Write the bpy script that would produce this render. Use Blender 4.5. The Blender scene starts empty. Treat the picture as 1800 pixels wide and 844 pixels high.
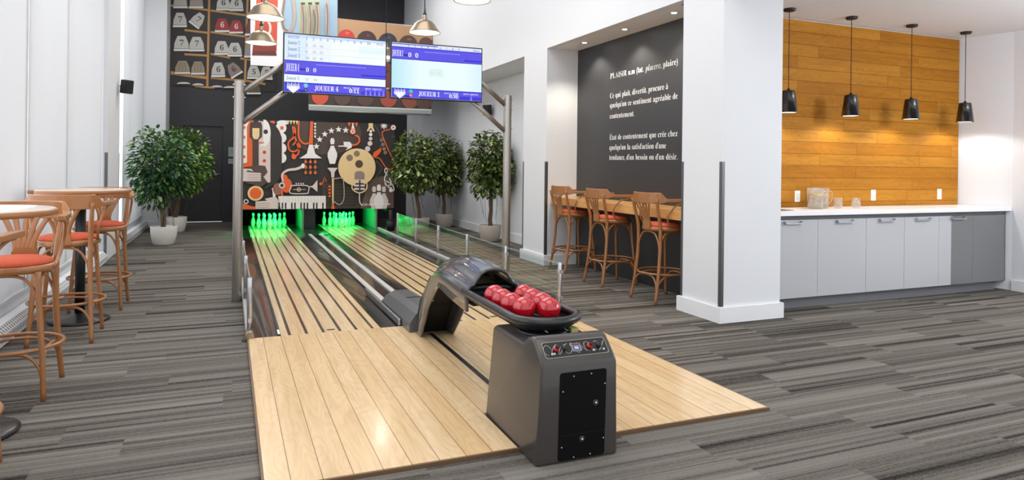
import bpy, math, random
from mathutils import Vector, Matrix
random.seed(7)
PI = math.pi
SC = bpy.context.scene
COL = SC.collection

# ------------------------------------------------------------------ camera
cd = bpy.data.cameras.new('camera')
cd.sensor_fit = 'HORIZONTAL'; cd.sensor_width = 36.0
cd.lens = 1183.26 / 1800 * 36.0
cd.shift_x = (900 - 893) / 1800.0
cd.shift_y = -(422 - 289.83) / 1800.0
cd.clip_start = 0.05; cd.clip_end = 100
cam = bpy.data.objects.new('camera', cd); COL.objects.link(cam)
ROLL = 0.01218; YAW = 0.393236
cam.matrix_world = (Matrix.Translation((0, 0, 1.35)) @ Matrix.Rotation(-YAW, 4, 'Z')
                    @ Matrix.Rotation(PI / 2, 4, 'X') @ Matrix.Rotation(ROLL, 4, 'Z'))
SC.camera = cam

# ------------------------------------------------------------------ world, lights, exposure
w = bpy.data.worlds.new('world'); SC.world = w; w.use_nodes = True
bg = w.node_tree.nodes['Background']
bg.inputs[0].default_value = (0.96, 0.98, 1.0, 1); bg.inputs[1].default_value = 1.35
vs = SC.view_settings
SC.display_settings.display_device = 'sRGB'
vs.view_transform = 'Standard'; vs.look = 'None'; vs.exposure = 0.0; vs.gamma = 1.0
vs.use_curve_mapping = False
try:
    SC.cycles.use_denoising = True
    SC.cycles.max_bounces = 8; SC.cycles.diffuse_bounces = 4; SC.cycles.glossy_bounces = 4
    SC.cycles.transparent_max_bounces = 16; SC.cycles.sample_clamp_indirect = 6
    SC.cycles.caustics_reflective = False; SC.cycles.caustics_refractive = False
except Exception:
    pass

def light(name, kind, loc, power, color=(1, 1, 1), rot=(0, 0, 0), size=None, size_y=None, spot=None, blend=.5, radius=.03):
    d = bpy.data.lights.new(name, kind); d.energy = power; d.color = color
    if kind == 'AREA':
        d.shape = 'RECTANGLE'; d.size = size; d.size_y = size_y or size
    else:
        d.shadow_soft_size = radius
    if kind == 'SPOT':
        d.spot_size = spot; d.spot_blend = blend
    o = bpy.data.objects.new(name, d); COL.objects.link(o)
    o.location = loc; o.rotation_euler = rot
    return o

# added fill lights, unseen, high in the hall and over the lounge side
light('ceiling_fill', 'AREA', (1.2, 2.6, 5.45), 84, (1, .99, .98), size=3.6, size_y=3.2)
light('ceiling_fill', 'AREA', (1.2, 7.4, 5.45), 115, (1, .99, .98), size=3.6, size_y=3.2)
light('ceiling_fill', 'AREA', (1.2, 12.4, 5.45), 158, (1, .99, .98), size=3.6, size_y=3.2)
light('lounge_fill', 'POINT', (6.9, 2.5, 2.4), 78, (.94, .97, 1), radius=.25)  # unseen fill lights added to brighten the alcove ceiling and cabinets
light('lounge_fill', 'POINT', (7.5, 1.2, 2.4), 95, (.94, .97, 1), radius=.25)
# daylight entering through the tall windows on the left
light('window_daylight', 'AREA', (-1.42, 4.2, 2.6), 70, (.92, .96, 1), rot=(0, -PI / 2, 0), size=4.2, size_y=4.5)

# ------------------------------------------------------------------ materials
def lin(c):
    return tuple(((v / 255) / 12.92 if v / 255 <= .04045 else (((v / 255) + .055) / 1.055) ** 2.4) for v in c)

MATS = {}
def mat(name, col, rough=.5, metal=0.0, spec=.5, emit=None, estr=1.0, coat=0.0, noise=0.0, nscale=8.0, bump=0.0, bscale=60.0, trans=0.0):
    if name in MATS: return MATS[name]
    m = bpy.data.materials.new(name); m.use_nodes = True
    nt = m.node_tree; b = nt.nodes['Principled BSDF']
    c = lin(col)
    b.inputs['Base Color'].default_value = (*c, 1)
    b.inputs['Roughness'].default_value = rough
    b.inputs['Metallic'].default_value = metal
    b.inputs['Specular IOR Level'].default_value = spec
    b.inputs['Coat Weight'].default_value = coat
    b.inputs['Coat Roughness'].default_value = .05
    b.inputs['Transmission Weight'].default_value = trans
    if emit is not None:
        b.inputs['Emission Color'].default_value = (*lin(emit), 1)
        b.inputs['Emission Strength'].default_value = estr
    if noise > 0 or bump > 0:
        tc = nt.nodes.new('ShaderNodeTexCoord')
    if noise > 0:
        n = nt.nodes.new('ShaderNodeTexNoise'); n.inputs['Scale'].default_value = nscale
        n.inputs['Detail'].default_value = 4
        nt.links.new(tc.outputs['Object'], n.inputs['Vector'])
        mx = nt.nodes.new('ShaderNodeMix'); mx.data_type = 'RGBA'
        mx.inputs[6].default_value = (*[v * (1 - noise) for v in c], 1)
        mx.inputs[7].default_value = (*[min(1, v * (1 + noise)) for v in c], 1)
        nt.links.new(n.outputs['Fac'], mx.inputs[0]); nt.links.new(mx.outputs[2], b.inputs['Base Color'])
    if bump > 0:
        n2 = nt.nodes.new('ShaderNodeTexNoise'); n2.inputs['Scale'].default_value = bscale
        nt.links.new(tc.outputs['Object'], n2.inputs['Vector'])
        bp = nt.nodes.new('ShaderNodeBump'); bp.inputs['Strength'].default_value = bump; bp.inputs['Distance'].default_value = .01
        nt.links.new(n2.outputs['Fac'], bp.inputs['Height']); nt.links.new(bp.outputs[0], b.inputs['Normal'])
    MATS[name] = m
    return m

class NT:
    """small helper to write node maths tersely"""
    def __init__(s, name):
        s.m = bpy.data.materials.new(name); s.m.use_nodes = True; s.t = s.m.node_tree
        s.b = s.t.nodes['Principled BSDF']; MATS[name] = s.m
    def _in(s, sock, v):
        if isinstance(v, (int, float)): sock.default_value = v
        elif isinstance(v, tuple): sock.default_value = v
        else: s.t.links.new(v, sock)
    def math(s, op, a, b=0.0, c=0.0):
        n = s.t.nodes.new('ShaderNodeMath'); n.operation = op
        s._in(n.inputs[0], a); s._in(n.inputs[1], b); s._in(n.inputs[2], c)
        return n.outputs[0]
    def sep(s, kind='Object'):
        tc = s.t.nodes.new('ShaderNodeTexCoord'); x = s.t.nodes.new('ShaderNodeSeparateXYZ')
        s.t.links.new(tc.outputs[kind], x.inputs[0]); return x.outputs
    def comb(s, x, y, z=0.0):
        n = s.t.nodes.new('ShaderNodeCombineXYZ')
        for i, v in enumerate((x, y, z)): s._in(n.inputs[i], v)
        return n.outputs[0]
    def white(s, vec):
        n = s.t.nodes.new('ShaderNodeTexWhiteNoise'); n.noise_dimensions = '3D'
        s.t.links.new(vec, n.inputs['Vector']); return n.outputs[0]
    def noise(s, vec, scale=1.0, detail=3.0, rough=.5, dist=0.0):
        n = s.t.nodes.new('ShaderNodeTexNoise'); s.t.links.new(vec, n.inputs['Vector'])
        n.inputs['Scale'].default_value = scale; n.inputs['Detail'].default_value = detail
        n.inputs['Roughness'].default_value = rough; n.inputs['Distortion'].default_value = dist
        return n.outputs[0]
    def ramp(s, fac, stops, interp='LINEAR'):
        n = s.t.nodes.new('ShaderNodeValToRGB'); n.color_ramp.interpolation = interp
        el = n.color_ramp.elements
        while len(el) < len(stops): el.new(.5)
        for e, (p, c) in zip(el, stops): e.position = p; e.color = (*c, 1)
        s._in(n.inputs[0], fac); return n.outputs[0]
    def mix(s, fac, a, b, mode='MIX'):
        n = s.t.nodes.new('ShaderNodeMix'); n.data_type = 'RGBA'; n.blend_type = mode
        s._in(n.inputs[0], fac); s._in(n.inputs[6], a); s._in(n.inputs[7], b); return n.outputs[2]
    def bump(s, h, strength=.3, dist=.01):
        n = s.t.nodes.new('ShaderNodeBump'); n.inputs['Strength'].default_value = strength; n.inputs['Distance'].default_value = dist
        s.t.links.new(h, n.inputs['Height']); s.t.links.new(n.outputs[0], s.b.inputs['Normal'])

def c4(c): return (*lin(c), 1)

def plank_wood(name, along, across, width, length, cols, rough=.25, coat=.3, gap=.0015, gapcol=(60, 40, 20), off=0.0, ring=.35, joints=True):
    """cols: dark grain, base a, base b"""
    s = NT(name); o = s.sep()
    u, v = o[along], o[across]
    v = s.math('ADD', v, off)
    vr = s.math('DIVIDE', v, width); row = s.math('FLOOR', vr)
    rr = s.white(s.comb(row, 3.7, 1.1))
    uo = s.math('ADD', s.math('DIVIDE', u, length), s.math('MULTIPLY', rr, 7.31)); cell = s.math('FLOOR', uo)
    if not joints: cell = s.math('MULTIPLY', row, 1.0)
    rnd = s.white(s.comb(row, cell, 9.2))
    # grain: long stretched noise, shifted per board
    gv = s.comb(s.math('ADD', s.math('MULTIPLY', u, 1.3), s.math('MULTIPLY', rnd, 40)), s.math('MULTIPLY', v, 22.0), s.math('MULTIPLY', rnd, 9))
    g1 = s.noise(gv, 1.0, 5.0, .6, .6)
    # cathedral rings
    rv = s.comb(s.math('ADD', s.math('MULTIPLY', u, 1.6), s.math('MULTIPLY', rnd, 17)), s.math('MULTIPLY', v, 7.0), s.math('MULTIPLY', rnd, 5))
    n0 = s.noise(rv, 1.0, 1.5, .5, .2)
    rg = s.math('SINE', s.math('MULTIPLY', n0, 75.0))
    rg = s.math('MULTIPLY', s.math('ADD', rg, 1.0), .5)
    rg = s.math('POWER', rg, 2.5)
    base = s.mix(rnd, c4(cols[1]), c4(cols[2]))
    f1 = s.math('MULTIPLY', s.math('SUBTRACT', g1, .42), 1.4)
    f1 = s.math('MAXIMUM', f1, 0.0)
    c = s.mix(s.math('MINIMUM', f1, .75), base, c4(cols[0]))
    c = s.mix(s.math('MULTIPLY', rg, ring), c, c4(cols[0]))
    fv = s.math('FRACT', vr)
    e = s.math('MULTIPLY', s.math('MINIMUM', fv, s.math('SUBTRACT', 1.0, fv)), width)
    gm = s.math('LESS_THAN', e, gap)
    if joints:
        fu = s.math('FRACT', uo)
        e2 = s.math('MULTIPLY', s.math('MINIMUM', fu, s.math('SUBTRACT', 1.0, fu)), length)
        gm = s.math('MAXIMUM', gm, s.math('LESS_THAN', e2, gap * .8))
    if gap > 0: c = s.mix(gm, c, c4(gapcol))
    s.t.links.new(c, s.b.inputs['Base Color'])
    s.b.inputs['Roughness'].default_value = rough
    s.b.inputs['Coat Weight'].default_value = coat; s.b.inputs['Coat Roughness'].default_value = .12
    return s.m

def carpet_mat():
    s = NT('striped_carpet'); o = s.sep()
    W, L = .25, 1.0
    vr = s.math('DIVIDE', o[1], W); row = s.math('FLOOR', vr)
    rr = s.white(s.comb(row, 1.3, 4.4))
    uo = s.math('ADD', s.math('DIVIDE', o[0], L), s.math('MULTIPLY', rr, 5.7)); cell = s.math('FLOOR', uo)
    rnd = s.white(s.comb(row, cell, 2.2))
    sh = s.math('MULTIPLY', rnd, 50)
    b1 = s.noise(s.comb(s.math('MULTIPLY', o[0], .12), s.math('ADD', s.math('MULTIPLY', o[1], 16.0), sh), sh), 1.0, 2.0, .6)
    b2 = s.noise(s.comb(s.math('MULTIPLY', o[0], .5), s.math('ADD', s.math('MULTIPLY', o[1], 75.0), sh), sh), 1.0, 2.0, .5)
    b3 = s.noise(s.comb(s.math('MULTIPLY', o[0], 60.0), s.math('MULTIPLY', o[1], 150.0), sh), 1.0, 2.0, .5)
    f = s.math('ADD', s.math('MULTIPLY', b1, .72), s.math('MULTIPLY', b2, .28))
    f = s.math('ADD', f, s.math('MULTIPLY', s.math('SUBTRACT', b3, .5), .18))
    f = s.math('ADD', f, s.math('MULTIPLY', s.math('SUBTRACT', rnd, .5), .07))
    c = s.ramp(f, [(.33, lin((40, 36, 34))), (.40, lin((70, 65, 61))), (.47, lin((97, 92, 86))), (.58, lin((118, 113, 106))), (.70, lin((132, 127, 120)))])
    s.t.links.new(c, s.b.inputs['Base Color'])
    s.b.inputs['Roughness'].default_value = .95; s.b.inputs['Specular IOR Level'].default_value = .1
    s.bump(b3, .5, .004)
    return s.m

def glass_mat(name='fence_glass', tint=(.93, .97, .96), refl=1.0, milk=0.0):
    m = bpy.data.materials.new(name); m.use_nodes = True; nt = m.node_tree
    nt.nodes.remove(nt.nodes['Principled BSDF']); out = nt.nodes['Material Output']
    t = nt.nodes.new('ShaderNodeBsdfTransparent'); t.inputs[0].default_value = (*tint, 1)
    g = nt.nodes.new('ShaderNodeBsdfGlossy'); g.inputs['Roughness'].default_value = .015
    lw = nt.nodes.new('ShaderNodeLayerWeight'); lw.inputs['Blend'].default_value = .5
    f = nt.nodes.new('ShaderNodeMath'); f.operation = 'POWER'; f.inputs[1].default_value = 4.0
    nt.links.new(lw.outputs['Facing'], f.inputs[0])
    ad = nt.nodes.new('ShaderNodeMath'); ad.operation = 'MULTIPLY_ADD'; ad.inputs[1].default_value = .9; ad.inputs[2].default_value = .035
    nt.links.new(f.outputs[0], ad.inputs[0]); f = ad
    mu = nt.nodes.new('ShaderNodeMath'); mu.operation = 'MULTIPLY'; mu.use_clamp = True; mu.inputs[1].default_value = refl
    mx = nt.nodes.new('ShaderNodeMixShader')
    nt.links.new(f.outputs[0], mu.inputs[0]); nt.links.new(mu.outputs[0], mx.inputs[0])
    nt.links.new(t.outputs[0], mx.inputs[1]); nt.links.new(g.outputs[0], mx.inputs[2])
    if milk > 0:
        df = nt.nodes.new('ShaderNodeBsdfDiffuse'); df.inputs[0].default_value = (.95, .95, .95, 1)
        m2 = nt.nodes.new('ShaderNodeMixShader'); m2.inputs[0].default_value = milk
        nt.links.new(mx.outputs[0], m2.inputs[1]); nt.links.new(df.outputs[0], m2.inputs[2]); mx = m2
    nt.links.new(mx.outputs[0], out.inputs[0])
    MATS[name] = m
    return m

def leaf_mat(name, cols):
    s = NT(name)
    g = s.t.nodes.new('ShaderNodeNewGeometry')
    c = s.ramp(g.outputs['Random Per Island'], [(0, lin(cols[0])), (.5, lin(cols[1])), (.85, lin(cols[2])), (1, lin(cols[3]))])
    s.t.links.new(c, s.b.inputs['Base Color']); s.b.inputs['Roughness'].default_value = .38
    return s.m

WHITE = mat('white_wall_paint', (226, 228, 232), .6, noise=.015, nscale=2)
GREYW = mat('light_grey_wall_paint', (230, 232, 237), .6, noise=.015, nscale=2)
TRIMW = mat('white_trim_paint', (238, 239, 241), .4)
CEIL = mat('ceiling_paint', (232, 233, 235), .8, noise=.01)
DARK = mat('charcoal_wall_paint', (52, 49, 54), .55, noise=.05, nscale=3)
TEXTW = mat('graphite_wall_paint', (50, 50, 53), .38, noise=.04, nscale=2)
DOORM = mat('charcoal_door_paint', (46, 44, 48), .45)
CARPET = carpet_mat()
APPR = plank_wood('maple_approach_boards', 1, 0, .1273, 40.0, [(190, 148, 98), (240, 210, 166), (230, 196, 148)], rough=.22, coat=.35, gap=.0016, gapcol=(120, 86, 50), off=.07, ring=.17, joints=False)
LANEW = plank_wood('maple_lane_boards', 1, 0, .1273, 40.0, [(200, 164, 118), (240, 214, 174), (232, 202, 158)], rough=.2, coat=.4, gap=0.0, off=.55, ring=.16, joints=False)
STRIPE = mat('dark_lane_inlay', (62, 38, 20), .3, coat=.3)
BLACKG = mat('black_gutter_laminate', (38, 35, 33), .2, coat=.3, noise=.15, nscale=4)
BLACK = mat('black_plastic', (22, 22, 24), .4)
BLACKM = mat('black_matte', (12, 12, 13), .6)
OAKWALL = plank_wood('golden_oak_wall_boards', 0, 2, .1285, 1.55, [(124, 76, 12), (184, 126, 40), (166, 106, 24)], rough=.6, coat=.0, gap=.002, gapcol=(90, 52, 4), off=.035, ring=.2)
OAKWALL.node_tree.nodes['Principled BSDF'].inputs['Specular IOR Level'].default_value = .15
OAK = plank_wood('oak_bar_wood', 1, 2, .3, 3.0, [(196, 132, 66), (232, 184, 118), (224, 170, 104)], rough=.3, coat=.3, gap=0.0, ring=.2)
BENT = mat('bentwood_beech', (158, 104, 58), .35, coat=.3, noise=.14, nscale=14)
FABRIC = mat('orange_red_fabric', (206, 92, 60), .85, noise=.2, nscale=90, bump=.35, bscale=220)
TABLETOP = mat('beech_table_top', (206, 186, 166), .25, coat=.4, noise=.06, nscale=5)
TABLEEDGE = mat('brown_table_edge', (158, 104, 62), .35, coat=.2)
CHROME = mat('brushed_aluminium', (200, 200, 204), .3, 1.0)
POLEM = mat('satin_pole_metal', (168, 162, 156), .38, .85)
CAPR = mat('light_grey_rail', (206, 203, 200), .35, .1)
GUARD = mat('steel_corner_guard', (118, 120, 122), .3, .8)
GLASS = glass_mat(refl=.9)
CGLASS = glass_mat('clear_drinking_glass', (.985, .985, .985), 1.3, .1)
CONS = mat('grey_gloss_console_shell', (70, 66, 64), .28, spec=.3, coat=.22)
HOODM = mat('grey_gloss_hood_shell', (78, 79, 83), .16, spec=.4, coat=.5)
BALLM = mat('red_ball_resin', (186, 10, 30), .12, coat=.8, noise=.12, nscale=25)
PINM = mat('white_pin_coating', (188, 198, 186), .2, coat=.4)
PINRED = mat('pin_neck_stripe', (60, 120, 60), .3)
POT = mat('white_ceramic_pot', (226, 222, 216), .45, noise=.04)
POTG = mat('taupe_ceramic_pot', (178, 168, 158), .5, noise=.05)
SOIL = mat('dark_potting_soil', (48, 38, 30), .95, noise=.3, nscale=60)
BARK = mat('ficus_bark', (104, 84, 66), .8, noise=.25, nscale=40)
LEAFA = leaf_mat('dark_green_leaves', [(26, 60, 44), (50, 94, 60), (96, 136, 70), (150, 172, 104)])
LEAFB = leaf_mat('bright_green_leaves', [(34, 70, 24), (80, 124, 40), (128, 166, 68), (180, 200, 116)])
LEAFC = leaf_mat('olive_green_leaves', [(36, 56, 22), (74, 98, 38), (122, 140, 66), (190, 198, 136)])
BRASS = mat('antique_brass', (150, 134, 112), .3, .7)
LAMPIN = mat('white_enamel_inside', (250, 248, 240), .4, emit=(255, 248, 232), estr=.6)
BULB = mat('glowing_bulb', (255, 250, 240), .5, emit=(255, 247, 230), estr=9)
DIFF = mat('glowing_lamp_diffuser', (255, 250, 240), .5, emit=(255, 250, 240), estr=4)
CABG = mat('light_grey_cabinet_gloss', (186, 187, 191), .3, coat=.1)
CABD = mat('shaded_cabinet_gloss', (116, 117, 119), .3, coat=.1)  # darkened cabinet grey: shade on the right doors put into the colour
TOE = mat('grey_toe_kick', (112, 113, 118), .35)
QUARTZ = mat('white_quartz', (246, 247, 249), .3, coat=.05)
LETTER = mat('white_vinyl_lettering', (240, 240, 240), .5)
def blind_mat():
    s = NT('white_blind_fabric'); s.b.inputs['Base Color'].default_value = c4((214, 216, 219)); s.b.inputs['Roughness'].default_value = .8
    tl = s.t.nodes.new('ShaderNodeBsdfTranslucent'); tl.inputs[0].default_value = c4((232, 234, 238))
    mx = s.t.nodes.new('ShaderNodeMixShader'); mx.inputs[0].default_value = .16
    s.t.links.new(s.b.outputs[0], mx.inputs[1]); s.t.links.new(tl.outputs[0], mx.inputs[2]); s.t.links.new(mx.outputs[0], s.t.nodes['Material Output'].inputs[0])
    return s.m
BLIND = blind_mat()
GLOW = mat('daylit_window_glass', (255, 255, 255), .3, emit=(250, 252, 255), estr=1.0)
WATER = glass_mat('lemon_water', (.95, .93, .84), .7, .07)
LEMON = mat('lemon_yellow', (244, 218, 40), .4)

# ------------------------------------------------------------------ mesh builder
def catmull(pts, n=6, closed=False):
    pts = [Vector(p) for p in pts]; out = []
    N = len(pts); segs = N if closed else N - 1
    for i in range(segs):
        if closed:
            p0, p1, p2, p3 = pts[(i - 1) % N], pts[i], pts[(i + 1) % N], pts[(i + 2) % N]
        else:
            p1, p2 = pts[i], pts[i + 1]
            p0 = pts[i - 1] if i > 0 else p1 * 2 - p2
            p3 = pts[i + 2] if i + 2 < N else p2 * 2 - p1
        for k in range(n):
            t = k / n
            out.append(.5 * ((2 * p1) + (p2 - p0) * t + (2 * p0 - 5 * p1 + 4 * p2 - p3) * t * t + (3 * p1 - p0 - 3 * p2 + p3) * t ** 3))
    if not closed: out.append(pts[-1])
    return out

class MB:
    def __init__(s): s.v = []; s.f = []; s.mi = []; s.sm = []; s.mats = []
    def _m(s, m):
        if m is None: return 0
        if m not in s.mats: s.mats.append(m)
        return s.mats.index(m)
    def add(s, vs, fs, m=None, smooth=False):
        o = len(s.v); k = s._m(m)
        s.v += [tuple(p) for p in vs]
        for f in fs: s.f.append(tuple(i + o for i in f)); s.mi.append(k); s.sm.append(smooth)
        return s
    def box(s, x0, x1, y0, y1, z0, z1, m=None, bev=0.0):
        if bev <= 0:
            vs = [(x, y, z) for x in (x0, x1) for y in (y0, y1) for z in (z0, z1)]
            return s.add(vs, [(0, 1, 3, 2), (4, 6, 7, 5), (0, 4, 5, 1), (2, 3, 7, 6), (0, 2, 6, 4), (1, 5, 7, 3)], m)
        b = min(bev, (x1 - x0) / 2.01, (y1 - y0) / 2.01, (z1 - z0) / 2.01)
        # rounded box: 24 corner points
        vs = []; idx = {}
        for ix, x in enumerate((x0, x1)):
            for iy, y in enumerate((y0, y1)):
                for iz, z in enumerate((z0, z1)):
                    dx = b if ix == 0 else -b; dy = b if iy == 0 else -b; dz = b if iz == 0 else -b
                    idx[ix, iy, iz] = len(vs)
                    vs += [(x, y + dy, z + dz), (x + dx, y, z + dz), (x + dx, y + dy, z)]
        I = lambda a, k: idx[a] + k
        fs = []
        for ix in (0, 1): fs.append([I((ix, 0, 0), 0), I((ix, 0, 1), 0), I((ix, 1, 1), 0), I((ix, 1, 0), 0)][::(1 if ix == 0 else -1)])
        for iy in (0, 1): fs.append([I((0, iy, 0), 1), I((1, iy, 0), 1), I((1, iy, 1), 1), I((0, iy, 1), 1)][::(1 if iy == 0 else -1)])
        for iz in (0, 1): fs.append([I((0, 0, iz), 2), I((0, 1, iz), 2), I((1, 1, iz), 2), I((1, 0, iz), 2)][::(1 if iz == 0 else -1)])
        for ix in (0, 1):
            for iy in (0, 1): fs.append([I((ix, iy, 0), 0), I((ix, iy, 0), 1), I((ix, iy, 1), 1), I((ix, iy, 1), 0)][::(1 if ix == iy else -1)])
        for iy in (0, 1):
            for iz in (0, 1): fs.append([I((0, iy, iz), 1), I((0, iy, iz), 2), I((1, iy, iz), 2), I((1, iy, iz), 1)][::(1 if iy == iz else -1)])
        for ix in (0, 1):
            for iz in (0, 1): fs.append([I((ix, 0, iz), 0), I((ix, 1, iz), 0), I((ix, 1, iz), 2), I((ix, 0, iz), 2)][::(1 if ix == iz else -1)])
        for a in idx: fs.append([idx[a], idx[a] + 1, idx[a] + 2][::(1 if sum(a) % 2 == 0 else -1)])
        return s.add(vs, [tuple(f) for f in fs], m)
    def tube(s, path, r, seg=10, m=None, closed=False, caps=True, flat=None):
        path = [Vector(p) for p in path]; n = len(path)
        rs = r if isinstance(r, (list, tuple)) else [r] * n
        vs = []; fs = []
        T = []
        for i in range(n):
            if closed: t = path[(i + 1) % n] - path[(i - 1) % n]
            else: t = path[min(i + 1, n - 1)] - path[max(i - 1, 0)]
            T.append(t.normalized())
        up = Vector((0, 0, 1)) if abs(T[0].z) < .9 else Vector((1, 0, 0))
        nrm = (up - T[0] * up.dot(T[0])).normalized()
        for i in range(n):
            nrm = (nrm - T[i] * nrm.dot(T[i])).normalized(); bi = T[i].cross(nrm)
            fx, fy = flat if flat else (1, 1)
            for k in range(seg):
                a = 2 * PI * k / seg
                vs.append(path[i] + nrm * (math.cos(a) * rs[i] * fx) + bi * (math.sin(a) * rs[i] * fy))
        rings = n if closed else n - 1
        for i in range(rings):
            for k in range(seg):
                a = i * seg + k; b = i * seg + (k + 1) % seg; j = (i + 1) % n
                fs.append((a, b, j * seg + (k + 1) % seg, j * seg + k))
        s.add(vs, fs, m, True)
        if caps and not closed:
            o = len(s.v) - len(vs)
            s.f.append(tuple(o + k for k in range(seg))[::-1]); s.mi.append(s._m(m)); s.sm.append(False)
            s.f.append(tuple(o + (n - 1) * seg + k for k in range(seg))); s.mi.append(s._m(m)); s.sm.append(False)
        return s
    def cyl(s, c, r, h, seg=24, m=None, r2=None):
        c = Vector(c)
        return s.tube([c, c + Vector((0, 0, h))], [r, r2 if r2 is not None else r], seg, m)
    def lathe(s, prof, c=(0, 0, 0), seg=28, m=None, axis=None, smooth=True):
        vs = []; fs = []; n = len(prof)
        for (r, z) in prof:
            for k in range(seg):
                a = 2 * PI * k / seg; p = Vector((r * math.cos(a), r * math.sin(a), z))
                if axis == 'x': p = Vector((p.z, p.x, p.y))
                if axis == 'y': p = Vector((p.x, p.z, -p.y))
                vs.append(p + Vector(c))
        for i in range(n - 1):
            for k in range(seg):
                a = i * seg + k; b = i * seg + (k + 1) % seg
                fs.append((a, b, b + seg, a + seg))
        s.add(vs, fs, m, smooth); o = len(s.v) - len(vs)
        if prof[0][0] > 1e-5: s.f.append(tuple(o + k for k in range(seg))[::-1]); s.mi.append(s._m(m)); s.sm.append(False)
        if prof[-1][0] > 1e-5: s.f.append(tuple(o + (n - 1) * seg + k for k in range(seg))); s.mi.append(s._m(m)); s.sm.append(False)
        return s
    def sphere(s, c, r, m=None, seg=24, rings=14, sc=(1, 1, 1)):
        vs = [(c[0], c[1], c[2] - r * sc[2])]; fs = []
        for i in range(1, rings):
            a = -PI / 2 + PI * i / rings
            for k in range(seg):
                b = 2 * PI * k / seg
                vs.append((c[0] + r * sc[0] * math.cos(a) * math.cos(b), c[1] + r * sc[1] * math.cos(a) * math.sin(b), c[2] + r * sc[2] * math.sin(a)))
        vs.append((c[0], c[1], c[2] + r * sc[2]))
        for k in range(seg): fs.append((0, 1 + (k + 1) % seg, 1 + k))
        for i in range(rings - 2):
            for k in range(seg):
                a = 1 + i * seg + k; b = 1 + i * seg + (k + 1) % seg; fs.append((a, b, b + seg, a + seg))
        t = len(vs) - 1; o = 1 + (rings - 2) * seg
        for k in range(seg): fs.append((o + k, o + (k + 1) % seg, t))
        return s.add(vs, fs, m, True)
    def prism(s, poly, axis, a0, a1, m=None):
        """poly: 2-D points in the two other axes (ordered), extruded along axis"""
        def P(p, a):
            return {'x': (a, p[0], p[1]), 'y': (p[0], a, p[1]), 'z': (p[0], p[1], a)}[axis]
        n = len(poly); vs = [P(p, a0) for p in poly] + [P(p, a1) for p in poly]
        fs = [tuple(range(n)), tuple(range(2 * n - 1, n - 1, -1))] + [(i, i + n, (i + 1) % n + n, (i + 1) % n) for i in range(n)]
        return s.add(vs, fs, m)
    def build(s, name, m=None, parent=None, bevel=0.0, bseg=2, solid=0.0):
        me = bpy.data.meshes.new(name)
        org = Vector((0, 0, 0))
        if parent is not None:
            org = Vector(parent.get('_org', (0, 0, 0)))
        me.from_pydata([(p[0] - org.x, p[1] - org.y, p[2] - org.z) for p in s.v], [], s.f)
        mats = s.mats or ([m] if m else [])
        if m and m not in mats: mats = [m] + mats if not s.mats else mats
        for x in mats: me.materials.append(x)
        if s.mats: me.polygons.foreach_set('material_index', s.mi)
        me.polygons.foreach_set('use_smooth', s.sm)
        me.update(); me.validate()
        import bmesh
        if len(s.f) < 60000:
            b = bmesh.new(); b.from_mesh(me); 
            if not getattr(s, 'keep', False): bmesh.ops.recalc_face_normals(b, faces=b.faces)
            b.to_mesh(me); b.free()
        o = bpy.data.objects.new(name, me); COL.objects.link(o)
        if parent is not None:
            o.parent = parent; o['_org'] = tuple(org)
        if solid:
            md = o.modifiers.new('thickness', 'SOLIDIFY'); md.thickness = solid; md.offset = 0
        if bevel:
            md = o.modifiers.new('bevel', 'BEVEL'); md.width = bevel; md.segments = bseg; md.limit_method = 'ANGLE'; md.angle_limit = .6
        return o

def tag(o, label=None, cat=None, group=None, kind=None):
    if label: o['label'] = label
    if cat: o['category'] = cat
    if group: o['group'] = group
    if kind: o['kind'] = kind
    return o
def thing(name, loc, label, cat, group=None):
    o = bpy.data.objects.new(name, None); COL.objects.link(o); o.location = loc; o['_org'] = tuple(loc)
    o.empty_display_size = .1
    return tag(o, label, cat, group)
def struct(name, mb, m=None, label=None):
    o = mb.build(name, m); o['kind'] = 'structure'
    if label: o['label'] = label
    return o
def solo(name, mb, m, label, cat, group=None, **k):
    return tag(mb.build(name, m, **k), label, cat, group)
def copy_tree(o, parent=None):
    c = o.copy(); COL.objects.link(c)
    if parent is not None: c.parent = parent
    for ch in list(o.children): copy_tree(ch, c)
    return c

# ---- lettering: 2-D text outlines (built-in font; serif letters through the mathematical alphabet)
_TXT = {}; THIN = [0.0]
def text2d(body):
    key = (body, THIN[0])
    if key in _TXT: return _TXT[key]
    c = bpy.data.curves.new('t', 'FONT'); c.body = body; c.size = 1; c.resolution_u = 3; c.offset = THIN[0]
    o = bpy.data.objects.new('t', c); me = bpy.data.meshes.new_from_object(o)
    vs = [(v.co.x, v.co.y) for v in me.vertices]; fs = [tuple(p.vertices) for p in me.polygons]
    bpy.data.objects.remove(o); bpy.data.curves.remove(c); bpy.data.meshes.remove(me)
    _TXT[key] = (vs, fs); return vs, fs
def serif(sx, italic=False, caps_small=False):
    out = ''
    for ch in sx:
        o = ord(ch)
        if 'A' <= ch <= 'Z': out += chr((0x1D434 if italic else 0x1D400) + o - 65)
        elif 'a' <= ch <= 'z':
            out += '\u210e' if (italic and ch == 'h') else chr((0x1D44E if italic else 0x1D41A) + o - 97)
        elif '0' <= ch <= '9' and not italic: out += chr(0x1D7CE + o - 48)
        else: out += ch
    return out
GAP = [.055]
ACC = {'é': ('e', 1), 'à': ('a', -1), 'É': ('E', 1)}
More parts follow.
